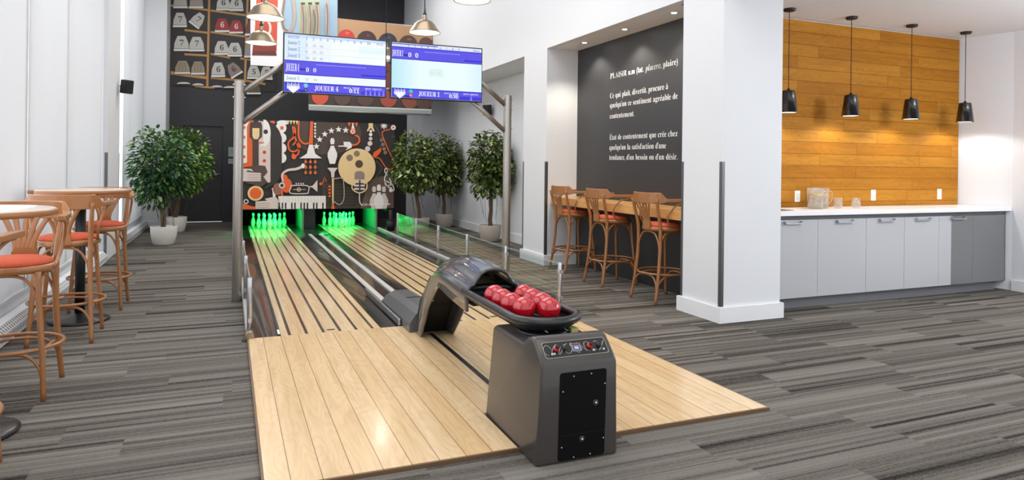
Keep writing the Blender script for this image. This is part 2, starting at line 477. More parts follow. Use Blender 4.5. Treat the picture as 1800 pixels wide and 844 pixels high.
def put_text(mb, body, to3, height, width=None, m=None, ser=False, cap=.7):
    """lay a line of text; to3(u, v) maps metres along/up to a 3-D point; height = capital height"""
    segs = body if isinstance(body, list) else [(body, False)]
    x = 0.0; V = []; F = []
    for txt, ital in segs:
        for ch in txt:
            base, a = ACC.get(ch, (ch, 0))
            if ch == ' ': x += .24 + GAP[0]; continue
            g = serif(base, ital) if ser else base
            vs, fs = text2d(g)
            if not vs: x += .3; continue
            x0 = min(p[0] for p in vs); x1 = max(p[0] for p in vs); y1 = max(p[1] for p in vs)
            o = len(V); V += [(p[0] - x0 + x, p[1]) for p in vs]; F += [tuple(i + o for i in f) for f in fs]
            if a:
                cx = x + (x1 - x0) / 2; o = len(V); d = .11 * a
                V += [(cx - d * .3 - .03, y1 + .05), (cx - d * .3 + .03, y1 + .05), (cx + d + .06, y1 + .19), (cx + d - .05, y1 + .19)]
                F.append((o, o + 1, o + 2, o + 3))
            x += (x1 - x0) + GAP[0]
    W = x - GAP[0]; sy = height / cap; sx = (width / W) if width else sy
    mb.add([to3(p[0] * sx, p[1] * sy) for p in V], F, m)
    return W * sx

# ================================================================== THE SETTING
struct('floor', MB().box(-1.75, 8.5, -1.2, 16.4, -.12, 0), CARPET)
struct('ceiling', MB().box(-1.75, 3.95, .6, 16.4, 5.6, 5.7), CEIL)
struct('ceiling.001', MB().box(4.05, 8.4, -.6, 5.42, 2.93, 3.03), CEIL)
# back wall (charcoal) with a door
struct('wall_back', MB().box(-1.2, -.97, 16.3, 16.45, 0, 5.6).box(-.08, 4.05, 16.3, 16.45, 0, 5.6).box(-.97, -.08, 16.3, 16.45, 2.17, 5.6), DARK)
struct('wall_back_white', MB().box(4.05, 4.33, 16.3, 16.45, 0, 5.6), WHITE)
d = thing('door_1', (-.525, 16.33, 0), 'charcoal door at the far end behind the ficus', 'door'); d['kind'] = 'structure'; del d['category']
MB().box(-.925, -.125, 16.345, 16.39, .01, 2.125).build('door_leaf', DOORM, d, bevel=.004)
MB().box(-.97, -.925, 16.285, 16.40, 0, 2.17).box(-.125, -.08, 16.285, 16.40, 0, 2.17).box(-.925, -.125, 16.285, 16.40, 2.125, 2.17).build('door_frame', DARK, d)
hb = MB(); hb.lathe([(.0, 0), (.03, 0), (.03, -.012), (.012, -.014), (.012, -.05), (0, -.05)], (-.2, 16.345, 1.05), 16, axis='y').tube([(-.2, 16.30, 1.05), (-.32, 16.295, 1.05)], .01, 8)
hb.build('door_handle', CHROME, d)
struct('wall_return', MB().box(-1.6, -1.2, 15.4, 16.45, 0, 5.6), WHITE)
struct('baseboard_return', MB().box(-1.6, -1.19, 15.38, 15.41, 0, .12), TRIMW)
struct('baseboard_back', MB().box(-1.2, -.98, 16.28, 16.3, 0, .12).box(-.07, 4.05, 16.28, 16.3, 0, .12), DARK)
# left wall with two window bays
lw = MB()
lw.box(-1.75, -1.6, -1.2, 2.0, 0, 5.6).box(-1.75, -1.6, 10.35, 11.45, 0, 5.6).box(-1.75, -1.6, 14.9, 16.45, 0, 5.6)
lw.box(-1.75, -1.6, 2.0, 10.35, 0, .25).box(-1.75, -1.6, 11.45, 14.9, 0, .25).box(-1.75, -1.6, 2.0, 10.35, 5.2, 5.6).box(-1.75, -1.6, 11.45, 14.9, 5.2, 5.6)
lw.box(-1.6, -1.5, 10.35, 11.42, 0, 5.6)
struct('wall_left', lw, WHITE)
for nm, y0, y1 in (('window_1', 2.0, 10.35), ('window_2', 11.45, 14.9)):
    wn = thing(nm, (-1.68, y0, .25), 'tall left window bay', 'window'); wn['kind'] = 'structure'; del wn['category']; del wn['label']
    MB().box(-1.70, -1.69, y0, y1, .25, 5.2).build('window_pane', GLOW, wn)
    fr = MB(); fr.box(-1.72, -1.64, y0, y0 + .06, .25, 5.2).box(-1.72, -1.64, y1 - .06, y1, .25, 5.2).box(-1.72, -1.64, y0, y1, .25, .31)
    k = y0 + 1.6
    while k < y1 - .5: fr.box(-1.72, -1.65, k, k + .05, .25, 5.2); k += 1.6
    fr.build('window_frame', TRIMW, wn)
BL = [(2.05, 4.61, .004), (4.61, 6.73, .0), (6.73, 8.21, .004), (8.21, 10.34, 0), (12.25, 14.9, 0)]
BLL = ['white window blind closest to the viewer beside the near table', 'white window blind behind the near bar table', 'white window blind between the two bar tables',
       'white window blind just before the pilaster with steel corner guards', 'white window blind beyond the bright strip, next to the potted ficus']
for (y0, y1, dx), lb in zip(BL, BLL):
    t = thing('roller_blind', (-1.58, (y0 + y1) / 2, .3), lb, 'blind', 'white blinds along the left windows')
    b = MB(); n = 16
    vs = []; fs = []
    for i in range(n + 1):
        y = y0 + (y1 - y0) * i / n
        for z in (.27, 5.2): vs.append((-1.56 + dx + .006 * math.sin(i * .9 + y0), y, z))
    for i in range(n): fs.append((2 * i, 2 * i + 2, 2 * i + 3, 2 * i + 1))
    b.add(vs, fs, None, True); b.build('blind_fabric', BLIND, t)
    MB().box(-1.575 + dx, -1.55 + dx, y0, y1, .25, .275).build('bottom_rail', TRIMW, t)
for i_, y_ in enumerate((4.61, 6.73, 8.21)):  # hidden strips added behind blind joints to block window glow
    struct('trim_%d' % (i_ + 1), MB().box(-1.60, -1.567, y_ - .05, y_ + .05, .25, 5.2), TRIMW)
# baseboard heaters
def heater_mat():
    s = NT('slotted_heater_enamel'); o = s.sep()
    a = s.math('GREATER_THAN', s.math('FRACT', s.math('MULTIPLY', o[1], 20.0)), .55)
    z1 = s.math('MULTIPLY', s.math('GREATER_THAN', o[2], .09), s.math('LESS_THAN', o[2], .108))
    z2 = s.math('MULTIPLY', s.math('GREATER_THAN', o[2], .113), s.math('LESS_THAN', o[2], .129))
    z3 = s.math('MULTIPLY', s.math('GREATER_THAN', o[2], .03), s.math('LESS_THAN', o[2], .07))
    f = s.math('MULTIPLY', a, s.math('MAXIMUM', s.math('MAXIMUM', z1, z2), z3))
    s.t.links.new(s.mix(f, c4((236, 237, 239)), c4((122, 126, 134))), s.b.inputs['Base Color']); s.b.inputs['Roughness'].default_value = .4
    return s.m
HEAT = heater_mat()
for y0, y1, lb in ((1.2, 10.3, 'long white baseboard heater with slotted top under the near window'), (11.5, 15.3, 'white baseboard heater under the far window beside the ficus')):
    h = thing('baseboard_heater', (-1.53, y0, 0), lb, 'heater')
    b = MB(); b.prism([(-1.595, .01), (-1.475, .01), (-1.475, .085), (-1.52, .135), (-1.595, .135)], 'y', y0, y1)
    b.build('heater_body', HEAT, h)
# right side: upper wall, pillars, recess, niche
struct('wall_right', MB().box(3.95, 4.05, -.6, 16.3, 3.03, 5.6).box(3.95, 4.05, -.6, 16.3, 2.93, 3.03).box(3.95, 4.62, 4.68, 5.24, 0, 2.93).box(3.95, 4.62, 8.19, 8.95, 0, 2.93), WHITE)
struct('ceiling_recess', MB().box(4.05, 4.7, 5.2, 8.24, 2.93, 3.0), TRIMW)
struct('ceiling_niche', MB().box(4.05, 4.8, 8.9, 16.3, 2.93, 3.0), GREYW)
struct('wall_recess', MB().box(4.42, 4.55, 5.24, 8.19, 0, 2.93), TEXTW)
nb = MB(); nb.box(4.62, 4.75, 8.9, 15.1, 0, 2.93)
nb.add([(4.62, 15.1, 0), (4.33, 16.3, 0), (4.33, 16.3, 2.93), (4.62, 15.1, 2.93), (4.75, 15.1, 0), (4.5, 16.4, 0), (4.5, 16.4, 2.93), (4.75, 15.1, 2.93)],
       [(0, 1, 2, 3), (4, 7, 6, 5), (0, 4, 5, 1), (3, 2, 6, 7), (0, 3, 7, 4), (1, 5, 6, 2)])
struct('wall_niche', nb, GREYW)
struct('baseboard_niche', MB().box(4.595, 4.62, 8.95, 15.1, 0, .15), TRIMW)
def bb(x0, x1, y0, y1):
    return MB().prism([(x0, y0), (x1, y0), (x1, y1), (x0, y1)], 'z', 0, .135)
struct('baseboard_pillar_near', bb(3.925, 4.645, 4.655, 5.265), TRIMW)
struct('baseboard_pillar_far', bb(3.925, 4.6, 8.165, 8.975), TRIMW)
# alcove with counter
struct('wall_alcove', MB().box(4.62, 8.4, 5.42, 5.5, 0, 2.93), GREYW)
struct('wall_alcove_left', MB().box(4.55, 4.635, 5.2, 5.5, 0, 2.93), GREYW)
struct('wall_alcove_right', MB().prism([(8.1, 5.42), (8.2, 4.85), (8.2, -.6), (8.35, -.6), (8.35, 5.42)], 'z', 0, 2.93), GREYW)
struct('baseboard_alcove', MB().box(8.175, 8.2, -.6, 4.84, 0, .12), TRIMW)
wo = solo('wood_panelling', MB().box(4.66, 8.08, 5.39, 5.417, .942, 2.915), OAKWALL, 'golden oak plank panelling on the wall behind the counter', 'wall panelling')

# metal corner guards
def guard(x, y, sx, sy, lb, z0=.14, z1=1.4):
    b = MB(); t = .003; L = .03
    b.box(min(x, x + sx * L), max(x, x + sx * L), y - t if sy > 0 else y, y if sy > 0 else y + t, z0, z1)
    b.box(x - t if sx > 0 else x, x if sx > 0 else x + t, min(y, y + sy * L), max(y, y + sy * L), z0, z1)
    solo('corner_guard', b, GUARD, lb, 'corner guard', 'steel corner guards on the wall corners')
guard(3.95, 4.68, 1, 1, 'steel corner guard on the near corner of the right white pillar')
guard(3.95, 5.24, 1, -1, 'steel corner guard on the pillar edge beside the nearest bar stool at the ledge')
guard(3.95, 8.19, 1, 1, 'steel corner guard on the pillar edge left of the oak ledge')
guard(3.95, 8.95, 1, -1, 'steel corner guard at the niche edge beside the rightmost ficus')
guard(-1.5, 10.35, -1, 1, 'steel corner guard on the near edge of the left pilaster', .02, 1.45)
guard(-1.5, 11.42, -1, -1, 'steel corner guard on the far edge of the left pilaster beside the bright strip', .02, 1.45)

# wall text
TX = 4.4185
tt = thing('wall_lettering', (4.42, 7.33, 1.9), 'white French dictionary text about plaisir on the graphite recess wall', 'wall text')
LINES = [([('PLAISIR n.m (lat. ', False), ('placere', True), (', plaire)', False)], 2.447, 1.375), ('Ce qui plait, divertit, procure à', 2.2, 1.21), ("quelqu'un ce sentiment agréable de", 2.08, 1.38),
         ('contentement.', 1.945, .55), ('État de contentement que crée chez', 1.678, 1.385), ("quelqu'un la satisfaction d'une", 1.552, 1.185), ("tendance, d'un besoin ou d'un désir.", 1.428, 1.39)]
THIN[0] = -.009; GAP[0] = .075
for body, z, wd in LINES:
    b = MB(); put_text(b, body, lambda u, v, z=z: (TX, 7.33 - u, z + v), .068, wd, None, True)
    b.keep = True; b.build('text_line', LETTER, tt)
THIN[0] = 0.0; GAP[0] = .055

# recessed downlights
for y, lb in ((5.73, 'recessed downlight in the soffit nearest the right pillar'), (6.66, 'middle recessed downlight in the soffit above the wall text'), (7.61, 'recessed downlight in the soffit nearest the left pillar')):
    t = thing('downlight', (4.2, y, 2.93), lb, 'downlight', 'recessed soffit downlights')
    MB().lathe([(.03, -.001), (.045, -.006), (.048, 0)], (4.2, y, 2.93), 20).build('trim_ring', CHROME, t)
    MB().lathe([(0, -.004), (.03, -.004), (.03, -.001), (0, -.001)], (4.2, y, 2.93), 16).build('lamp', BULB, t)
    light('downlight_beam', 'SPOT', (4.2, y, 2.915), 50, (1, .9, .74), spot=2.0, blend=.6, radius=.02)

# ================================================================== BOWLING LANES
LZ = .02
ap = MB(); ap.prism([(.152, 2.906), (1.272, 2.906), (1.272, 3.372), (1.708, 3.372), (1.708, 2.906), (2.782, 2.906), (2.782, 5.415), (.152, 5.415)], 'z', .001, LZ)
ar = thing('bowling_approach', (1.47, 4.16, 0), 'light maple approach platform in front of the two lanes', 'bowling approach')
ap.build('approach_deck', APPR, ar)
MB().box(.14, .152, 2.895, 5.4, 0.001, LZ + .001).box(.152, 2.794, 2.895, 2.906, 0.001, LZ - .002).box(2.782, 2.794, 2.906, 5.4, 0.001, LZ - .002).build('edge_trim', mat('brown_edge_trim', (110, 84, 58), .4), ar)
MB().box(1.462, 1.494, 3.30, 5.1, LZ + .0005, LZ + .003).build('cable_strip', BLACK, ar)
def lane(x0, x1, lb):
    t = thing('bowling_lane', ((x0 + x1) / 2, 9.5, 0), lb, 'bowling lane', 'pair of mini bowling lanes')
    MB().box(x0, x1, 5.415, 14.95, .001, LZ).build('lane_deck', LANEW, t)
    b = MB(); W = x1 - x0
    for i in range(6):
        c = x0 + W / 2 + (i - 2.5) * .1273
        b.box(c - .011, c + .011, 5.42, 14.95, LZ - .001, LZ + .0012)
    b.build('dark_inlay_strips', STRIPE, t)
    # foul line badge
    MB().box(x0 + W / 2 - .03, x0 + W / 2 + .03, 5.47, 5.50, LZ + .001, LZ + .002).build('foul_line_badge', STRIPE, t)
lane(.385, 1.147, 'left maple lane with dark strips leading to the left pins')
lane(1.775, 2.537, 'right maple lane with dark strips leading to the right pins')
def gutter(x0, x1, gt):
    b = MB(); n = 8; vs = []; fs = []
    for i in range(n + 1):
        a = i / n; x = x0 + (x1 - x0) * a; z = .018 - .012 * math.sin(PI * a)
        vs += [(x, 5.417, z), (x, 15.0, z)]
    for i in range(n): fs.append((2 * i, 2 * i + 2, 2 * i + 3, 2 * i + 1))
    b.add(vs, fs, None, True)
    b.build('gutter', BLACKG, gt)
gl = thing('lane_gutter', (.28, 9.5, 0), 'black gutter between the left lane and the edge-on left glass fence', 'gutter')
gt = thing('lane_division', (1.46, 9.5, 0), 'black centre division with two pale rails between the two lanes', 'gutter')
gr = thing('lane_gutter', (2.66, 9.5, 0), 'black gutter between the right lane and the right glass fence', 'gutter')
gutter(.19, .383, gl); gutter(1.149, 1.36, gt); gutter(1.61, 1.773, gt); gutter(2.539, 2.79, gr)
MB().box(.365, .383, 5.5, 14.4, .001, .03).build('gutter_lip', BLACK, gl)
MB().box(2.54, 2.56, 5.5, 14.4, .001, .03).build('gutter_lip', BLACK, gr)
MB().box(1.36, 1.61, 5.417, 13.6, .001, .028).build('division_bed', BLACKG, gt)
MB().box(1.355, 1.41, 6.35, 12.75, .028, .042).build('capping_rail', CAPR, gt)
MB().box(1.545, 1.60, 6.35, 12.75, .028, .042).build('capping_rail', CAPR, gt)
b = MB().box(1.298, 1.318, 5.43, 6.9, .02, .075); b.build('chrome_edge_rail', CHROME, gt, bevel=.005)
MB().box(.362, .378, 5.43, 5.56, .03, .036).build('white_end_tab', TRIMW, gl)

# glass fences both sides
FY = [5.52, 6.82, 8.12, 9.40, 10.65, 11.95]
def fence(x, lb, y_rail0, ys):
    t = thing('glass_fence', (x, 9.5, 0), lb, 'glass fence', 'low glass fences beside the lanes')
    b = MB().box(x - .025, x + .025, y_rail0, 13.6, .001, .055); b.build('base_rail', CAPR, t, bevel=.012)
    for y in ys:
        MB().cyl((x, y, .055), .019, .405, 14).build('post', CHROME, t, bevel=.002)
    for a, c in zip(ys[:-1], ys[1:]):
        gp = MB().box(x - .004, x + .004, a + .03, c - .03, .07, .447).build('glass_panel', GLASS, t)
        MB().box(x - .004, x + .004, a + .03, c - .03, .447, .4505).build('polished_edge', mat('polished_glass_edge', (150, 160, 158), .2), gp)
    for y in ys[:4]:
        cb = MB()
        for z in (.14, .38):
            for dy in (-.035, .035): cb.box(x - .012, x + .012, y + dy - .012, y + dy + .012, z - .015, z + .015)
        cb.build('glass_clip', CHROME, t)
    return t
f1 = fence(2.817, 'low glass fence with steel posts on the right of the lanes', 5.5, FY)
f2 = fence(.16, 'low glass fence seen edge on along the left lane', 5.42, FY)
MB().tube([(.16, 5.40, .035), (.16, 5.56, .035)], .033, 20).build('rail_end_cap', mat('bronze_cap', (150, 138, 118), .35, .8), f2)

# ---- pinsetter housing: mask, dividers, pit
ps = thing('pinsetter_housing', (1.5, 14.2, 0), 'black pinsetter housing with green-lit pin bays under the painted mask', 'pinsetter')
MB().box(.18, 3.05, 15.2, 15.3, .0, .9).build('pit_back', mat('pit_curtain_black', (3, 3, 3), .9, spec=.05), ps)
MB().box(.12, 3.12, 13.95, 15.2, 1.9, 1.95).box(.12, .18, 13.93, 15.2, 0, 2.1).box(3.06, 3.12, 13.93, 15.2, 0.35, 2.1).build('housing_shell', BLACKM, ps)
for x in (1.36, 2.80): MB().box(x - .012, x + .012, 13.72, 15.2, .0, .42).build('bay_divider', mat('grey_divider', (120, 130, 124), .4), ps)
MB().box(1.60, 1.62, 13.95, 15.2, .0, .75).build('bay_divider', BLACKM, ps)
MB().box(1.38, 1.60, 13.95, 13.97, .0, .75).build('centre_cover', BLACK, ps)
MB().tube([(3.0, 13.3, 0), (3.0, 13.3, .42)], .045, 12).tube([(3.0, 13.3, 0.02), (3.0, 13.3, .2)], .08, 12).build('support_leg', BLACKM, ps)
pmask = MB().box(.2, 3.185, 13.875, 13.915, .42, 2.165)
MURALBASE = mat('mural_charcoal', (48, 42, 41), .5)
mk = pmask.build('mask_panel', MURALBASE, ps)
for cx in (.766, 2.156):
    light('pin_light', 'AREA', (cx, 13.945, .46), 16, (.0, 1, .16), rot=(.62, 0, 0), size=.8, size_y=.03)
    light('pin_light', 'AREA', (cx, 14.7, .66), 16, (.0, 1, .16), rot=(-.95, 0, 0), size=.7, size_y=.03)

# pins
def pin_proto():
    t = thing('bowling_pin', (0, 0, 0), 'x', 'pin')
    prof = [(0, 0), (.028, 0), (.03, .006), (.039, .04), (.047, .085), (.049, .11), (.044, .15), (.03, .19), (.0225, .215), (.0215, .232), (.025, .255), (.0285, .275), (.026, .295), (.016, .309), (0, .313)]
    MB().lathe(prof, (0, 0, 0), 18).build('pin_body', PINM, t)
    MB().lathe([(.0232, .216), (.0222, .232), (.0232, .2325), (.0240, .216)], (0, 0, 0), 18).build('neck_band', PINRED, t)
    return t
pin0 = pin_proto(); first = True
ROWN = ['front', 'second', 'third', 'back']
for cx, side in ((.766, 'left'), (2.156, 'right')):
    for r in range(4):
        for i in range(r + 1):
            o = pin0 if first else copy_tree(pin0); first = False
            o.location = (cx + (i - r / 2) * .2, 13.995 + r * .168, LZ); o.scale = (.96, .96, .96)
            if r == 0: wh = 'front'
            else: wh = ['leftmost', 'second', 'third', 'fourth'][i] if i < r else 'rightmost'
            o['label'] = ('green-lit head pin at the front of the %s lane' % side) if r == 0 else 'green-lit bowling pin, %s in the %s row of the %s lane' % (wh, ROWN[r], side)
            o['group'] = 'pins at the end of the %s lane' % side

def plane_map(h, u, v):
    """drawing units of a traced print -> metres (x, z) on its own plane"""
    q = h[6] * u + h[7] * v + 1
    return ((h[0] * u + h[1] * v + h[2]) / q, (h[3] * u + h[4] * v + h[5]) / q)
HM = (0.002143887, 2.611383e-05, 0.1690013, -5.826217e-05, -0.002322097, 2.265086, -6.409916e-05, -7.807664e-07)
HS = (0.003274659, 3.988732e-05, -2.27373, -6.946609e-05, -0.003546627, 4.718579, -8.344402e-05, -1.016398e-06)
HP = (0.002585382, 3.149151e-05, 0.1425811, -7.159321e-05, -0.002800308, 4.400851, -7.828664e-05, -9.535785e-07)
# ---- mural artwork (flat colours on the mask), drawn in picture units of a 1360 x 844 tracing
def mural(X0, X1, Z0, Z1, U0, U1, V0, V1, Y):
    st = {'n': 0}; b = MB(); b.keep = True
    def P(u, v, k):
        x, z = plane_map(HM, u, v); return (min(max(x, X0), X1), Y - .0006 * k, min(max(z, Z0), Z1))
    def poly(pts, col):
        st['n'] += 1
        pts = [(min(max(u, U0), U1), min(max(v, V0), V1)) for u, v in pts]
        m = mat('mural_%02x%02x%02x' % col, col, .5)
        b.add([P(u, v, st['n']) for u, v in pts], [tuple(range(len(pts)))], m)
    def circ(u, v, r, col, ry=None, n=22, a0=0, a1=360):
        ry = ry or r
        poly([(u + r * math.cos(math.radians(a0 + (a1 - a0) * i / n)), v + ry * math.sin(math.radians(a0 + (a1 - a0) * i / n))) for i in range(n + (0 if a1 - a0 == 360 else 1))], col)
    def rib(pts, wd, col, smooth=True, closed=False):
        st['n'] += 1
        p = [Vector((u, v, 0)) for u, v in pts]
        if smooth: p = catmull(p, 5, closed)
        L = []; R = []; n = len(p)
        for i in range(n):
            t = (p[(i + 1) % n] - p[(i - 1) % n]) if closed else (p[min(i + 1, n - 1)] - p[max(i - 1, 0)])
            t.normalize(); nn = Vector((-t.y, t.x, 0)); ww = wd[0] + (wd[1] - wd[0]) * i / (n - 1) if isinstance(wd, tuple) else wd
            L.append(p[i] + nn * ww / 2); R.append(p[i] - nn * ww / 2)
        if closed: L.append(L[0]); R.append(R[0]); n += 1
        m = mat('mural_%02x%02x%02x' % col, col, .5)
        cl = lambda q: (min(max(q.x, U0), U1), min(max(q.y, V0), V1))
        vs = [P(*cl(q), st['n']) for q in L] + [P(*cl(q), st['n']) for q in R]
        b.add(vs, [(i, i + 1, n + i + 1, n + i) for i in range(n - 1)], m)
    return st, b, P, poly, circ, rib
K_ = (48, 42, 41); BR = (84, 68, 60); OR = (232, 100, 40); CR = (236, 206, 150); WH = (240, 236, 232); PK = (222, 206, 200); TN = (140, 118, 100); MID = (112, 92, 80); GR = (176, 156, 150)
st, b, P, poly, circ, rib = mural(.2, 3.185, .42, 2.165, -50, 1400, -50, 900, 13.875)
circ(720, 160, 290, BR, 175)                                   # big brown lens
circ(1190, 640, 150, MID, 125); poly([(1045, 640), (1285, 640), (1285, 790), (1000, 790)], MID); poly([(1180, 515), (1285, 520), (1285, 650), (1150, 650)], MID)
poly([(690, 560), (920, 580), (990, 660), (990, 778), (690, 778)], (70, 62, 50))
for i in range(12):
    for j in range(8):
        u = 712 + i * 24 + (j % 2) * 12; v = 570 + j * 26
        if u < 985 and (u < 925 or v > 640): circ(u, v, 8, (38, 33, 30), n=6)
# left portrait
poly([(10, 60), (90, 55), (10, 440)], WH)
poly([(10, 100), (70, 100), (70, 400), (10, 420)], WH)
for v in (115, 195, 275, 355):
    circ(40, v, 30, WH); circ(40, v, 14, OR)
poly([(85, 60), (120, 55), (120, 430), (30, 445), (30, 420), (66, 400), (66, 110)], OR)
for v in (118, 200, 285, 365): circ(345, v, 45, WH, 44)
circ(360, 75, 50, WH, 20); circ(275, 72, 22, OR, 12); circ(352, 118, 15, OR)
poly([(160, 60), (230, 60), (290, 85), (330, 140), (352, 200), (352, 500), (300, 580), (240, 610), (200, 620), (250, 560), (250, 200)], K_)
poly([(160, 60), (200, 66), (240, 110), (258, 200), (258, 560), (240, 570), (190, 520), (235, 480), (215, 430), (160, 425)], PK)
circ(200, 160, 60, WH, 112, a0=-90, a1=90); circ(165, 190, 70, WH, 80, a0=0, a1=90)
circ(219, 150, 19, K_); circ(185, 240, 24, OR, 6)
circ(208, 318, 15, OR); circ(208, 388, 15, OR); circ(208, 318, 6, K_, n=8); circ(208, 388, 6, K_, n=8)
poly([(90, 90), (100, 70), (180, 70), (190, 100), (190, 190), (162, 215), (162, 430), (112, 430), (112, 215), (88, 190)], (72, 56, 50))
poly([(110, 120), (168, 120), (168, 185), (155, 210), (123, 210), (110, 185)], CR)
poly([(160, 425), (215, 430), (235, 480), (200, 520), (235, 565), (180, 600), (60, 570), (30, 460), (110, 430)], BR)
poly([(30, 450), (100, 455), (120, 475), (70, 465), (60, 480), (180, 488), (180, 556), (30, 556)], PK)
for v in (503, 523, 542): rib([(75, v), (182, v)], 3, TN, False)
circ(136, 655, 66, CR, 62); circ(136, 655, 48, OR, 46)
poly([(30, 735), (100, 760), (135, 765), (135, 786), (30, 786)], OR); circ(58, 722, 20, WH); circ(58, 722, 13, K_); 
# guitar / arm figure
rib([(280, 610), (285, 640), (290, 690)], 22, WH)
circ(390, 590, 45, OR, 60); circ(375, 530, 24, OR, 30); circ(320, 620, 42, (150, 100, 80), 50); circ(352, 590, 24, WH, 24); circ(352, 590, 15, (60, 54, 58))
rib([(360, 560), (355, 500), (400, 465), (470, 455), (520, 435)], (14, 24), PK); circ(525, 430, 16, WH, 20)
rib([(350, 620), (352, 680), (320, 715)], 16, OR)
poly([(210, 700), (300, 680), (330, 720), (320, 782), (135, 782), (135, 722), (230, 715)], PK)
for v in (738, 754, 770): rib([(140, v), (250, v - 2)], 3, TN, False)
# triangles, trumpets, notes
for i in range(4): poly([(392 + i * 24, 56), (414 + i * 24, 58), (402 + i * 24, 94)], CR)
rib([(435, 330), (470, 345), (490, 300), (455, 180), (440, 110), (460, 130), (450, 190), (405, 240), (415, 300), (460, 310), (500, 270), (470, 235), (440, 260)], 13, OR); circ(450, 355, 20, OR)
rib([(490, 60), (490, 190), (530, 245), (590, 240)], 14, OR)
poly([(585, 60), (607, 60), (605, 250), (572, 250)], OR)
poly([(575, 255), (605, 255), (625, 330), (680, 368), (495, 368), (555, 330)], WH)
for i in range(5): poly([(612, 78 + i * 26), (634, 78 + i * 26), (624, 100 + i * 26)], WH)
for j in range(3):
    for i in range(3):
        u, v = 546 + i * 39, 398 + j * 44; circ(u, v, 12, (214, 110, 60)); poly([(u - 9, v - 8), (u + 9, v - 8), (u, v - 24)], (214, 110, 60))
def star(u, v, r):
    poly([(u + (r if k % 2 == 0 else r * .42) * math.sin(PI * k / 5), v - (r if k % 2 == 0 else r * .42) * math.cos(PI * k / 5)) for k in range(10)], WH)
for u, v in ((633, 270), (660, 213), (702, 170), (756, 142), (815, 131), (873, 138)): star(u, v, 28)
# pin
def pinshape(u, v, s, c, band=K_):
    poly([(u + x * s, v + y * s) for x, y in ((-.2, 1), (-.36, .45), (-.36, .2), (-.14, -.3), (-.13, -.5), (-.17, -.75), (-.1, -.95), (.1, -.95), (.17, -.75), (.13, -.5), (.14, -.3), (.36, .2), (.36, .45), (.2, 1))], c)
    poly([(u - .14 * s, v - .48 * s), (u + .14 * s, v - .48 * s), (u + .14 * s, v - .38 * s), (u - .14 * s, v - .38 * s)], band)
pinshape(764, 305, 108, WH)
# hand and hook
poly([(855, 232), (905, 232), (926, 255), (920, 282), (870, 302), (890, 280), (855, 272), (812, 272), (812, 264), (858, 262)], WH)
rib([(922, 258), (960, 255), (985, 225), (975, 190), (950, 180)], 14, OR)
for u in (895, 925, 955): poly([(u - 6, 64), (u + 20, 64), (u + 7, 112)], OR)
poly([(918, 130), (930, 70), (948, 130)], WH); circ(931, 148, 24, OR); circ(931, 148, 17, WH); circ(931, 148, 10, OR)
poly([(1060, 78), (1096, 78), (1096, 110), (1110, 148), (1098, 148), (1078, 118), (1058, 145), (1044, 148), (1060, 110)], CR)
for u, v, r, c in ((1078, 146, 11, WH), (1077, 173, 14, WH), (1076, 207, 15, PK), (1071, 246, 20, PK), (1052, 290, 22, PK), (1166, 218, 15, TN), (1177, 254, 15, TN), (1186, 290, 15, TN), (1196, 321, 15, TN)): circ(u, v, r, c)
for k in range(8): rib([(1185, 102), (1185 + 28 * math.cos(k * PI / 4), 102 + 26 * math.sin(k * PI / 4))], 7, WH, False)
rib([(1110, 95), (1165, 220), (1130, 350)], 5, (96, 92, 92)); rib([(1120, 390), (1165, 450), (1090, 560)], 5, (96, 92, 92))
rib([(1240, 130), (1175, 150), (1185, 215), (1275, 415)], 8, OR); circ(1261, 116, 20, WH); circ(1261, 116, 10, OR)
poly([(1092, 350), (1100, 320), (1162, 280), (1162, 310), (1135, 345), (1105, 362)], OR)
rib([(1110, 360), (1150, 370), (1200, 440), (1250, 455), (1275, 410)], 8, OR)
# ball with mic
circ(963, 440, 153, CR, 153, n=36); circ(904, 364, 27, TN); circ(962, 330, 25, TN); circ(981, 414, 32, BR)
poly([(944, 500), (950, 480), (970, 472), (1000, 472), (1020, 482), (1026, 500), (1026, 540), (944, 540)], (150, 128, 122))
rib([(925, 560), (928, 620), (985, 650), (1040, 620), (1044, 560)], 10, CR)
circ(985, 600, 42, K_, 40)
for v in (555, 583, 610): poly([(940, v), (1028, v), (1028, v + 15), (940, v + 15)], PK)
poly([(980, 545), (992, 545), (992, 630), (980, 630)], K_); rib([(984, 645), (985, 720), (1005, 755)], 9, PK)
# small trumpet, note, pale trumpet
rib([(425, 600), (430, 590), (560, 592), (566, 640), (550, 655), (430, 655), (412, 630)], 8, PK, True, True)
poly([(565, 598), (600, 592), (640, 545), (640, 642), (600, 608)], PK); circ(488, 623, 17, CR); circ(488, 623, 11, K_); circ(488, 623, 5, PK)
rib([(440, 623), (545, 623)], 4, PK, False)
for i in range(4): poly([(460 + i * 19, 570), (474 + i * 19, 570), (467 + i * 19, 584)], WH)
circ(668, 576, 13, OR, 11); rib([(680, 574), (700, 520), (712, 550), (702, 560)], 6, OR, False)
poly([(720, 445), (806, 445), (780, 480), (776, 525), (754, 525), (750, 480)], PK)
poly([(758, 530), (774, 530), (772, 740), (760, 740)], CR); rib([(775, 535), (840, 530), (855, 580), (855, 700), (820, 745), (775, 720)], 8, GR)
for i in range(4): poly([(730, 590 + i * 26), (752, 590 + i * 26), (744, 608 + i * 26), (730, 606 + i * 26)], OR)
poly([(760, 738), (772, 738), (782, 780), (752, 780)], OR)
# piano
poly([(318, 676), (708, 674), (708, 778), (340, 782)], WH)
for u in (322, 348, 374, 424, 450, 500, 526, 552, 603, 628, 678): poly([(u, 730), (u + 12, 730), (u + 12, 780), (u, 780)], K_)
for i in range(15): rib([(334 + i * 25.5, 682), (334 + i * 25.5, 730)], 1.5, GR, False)
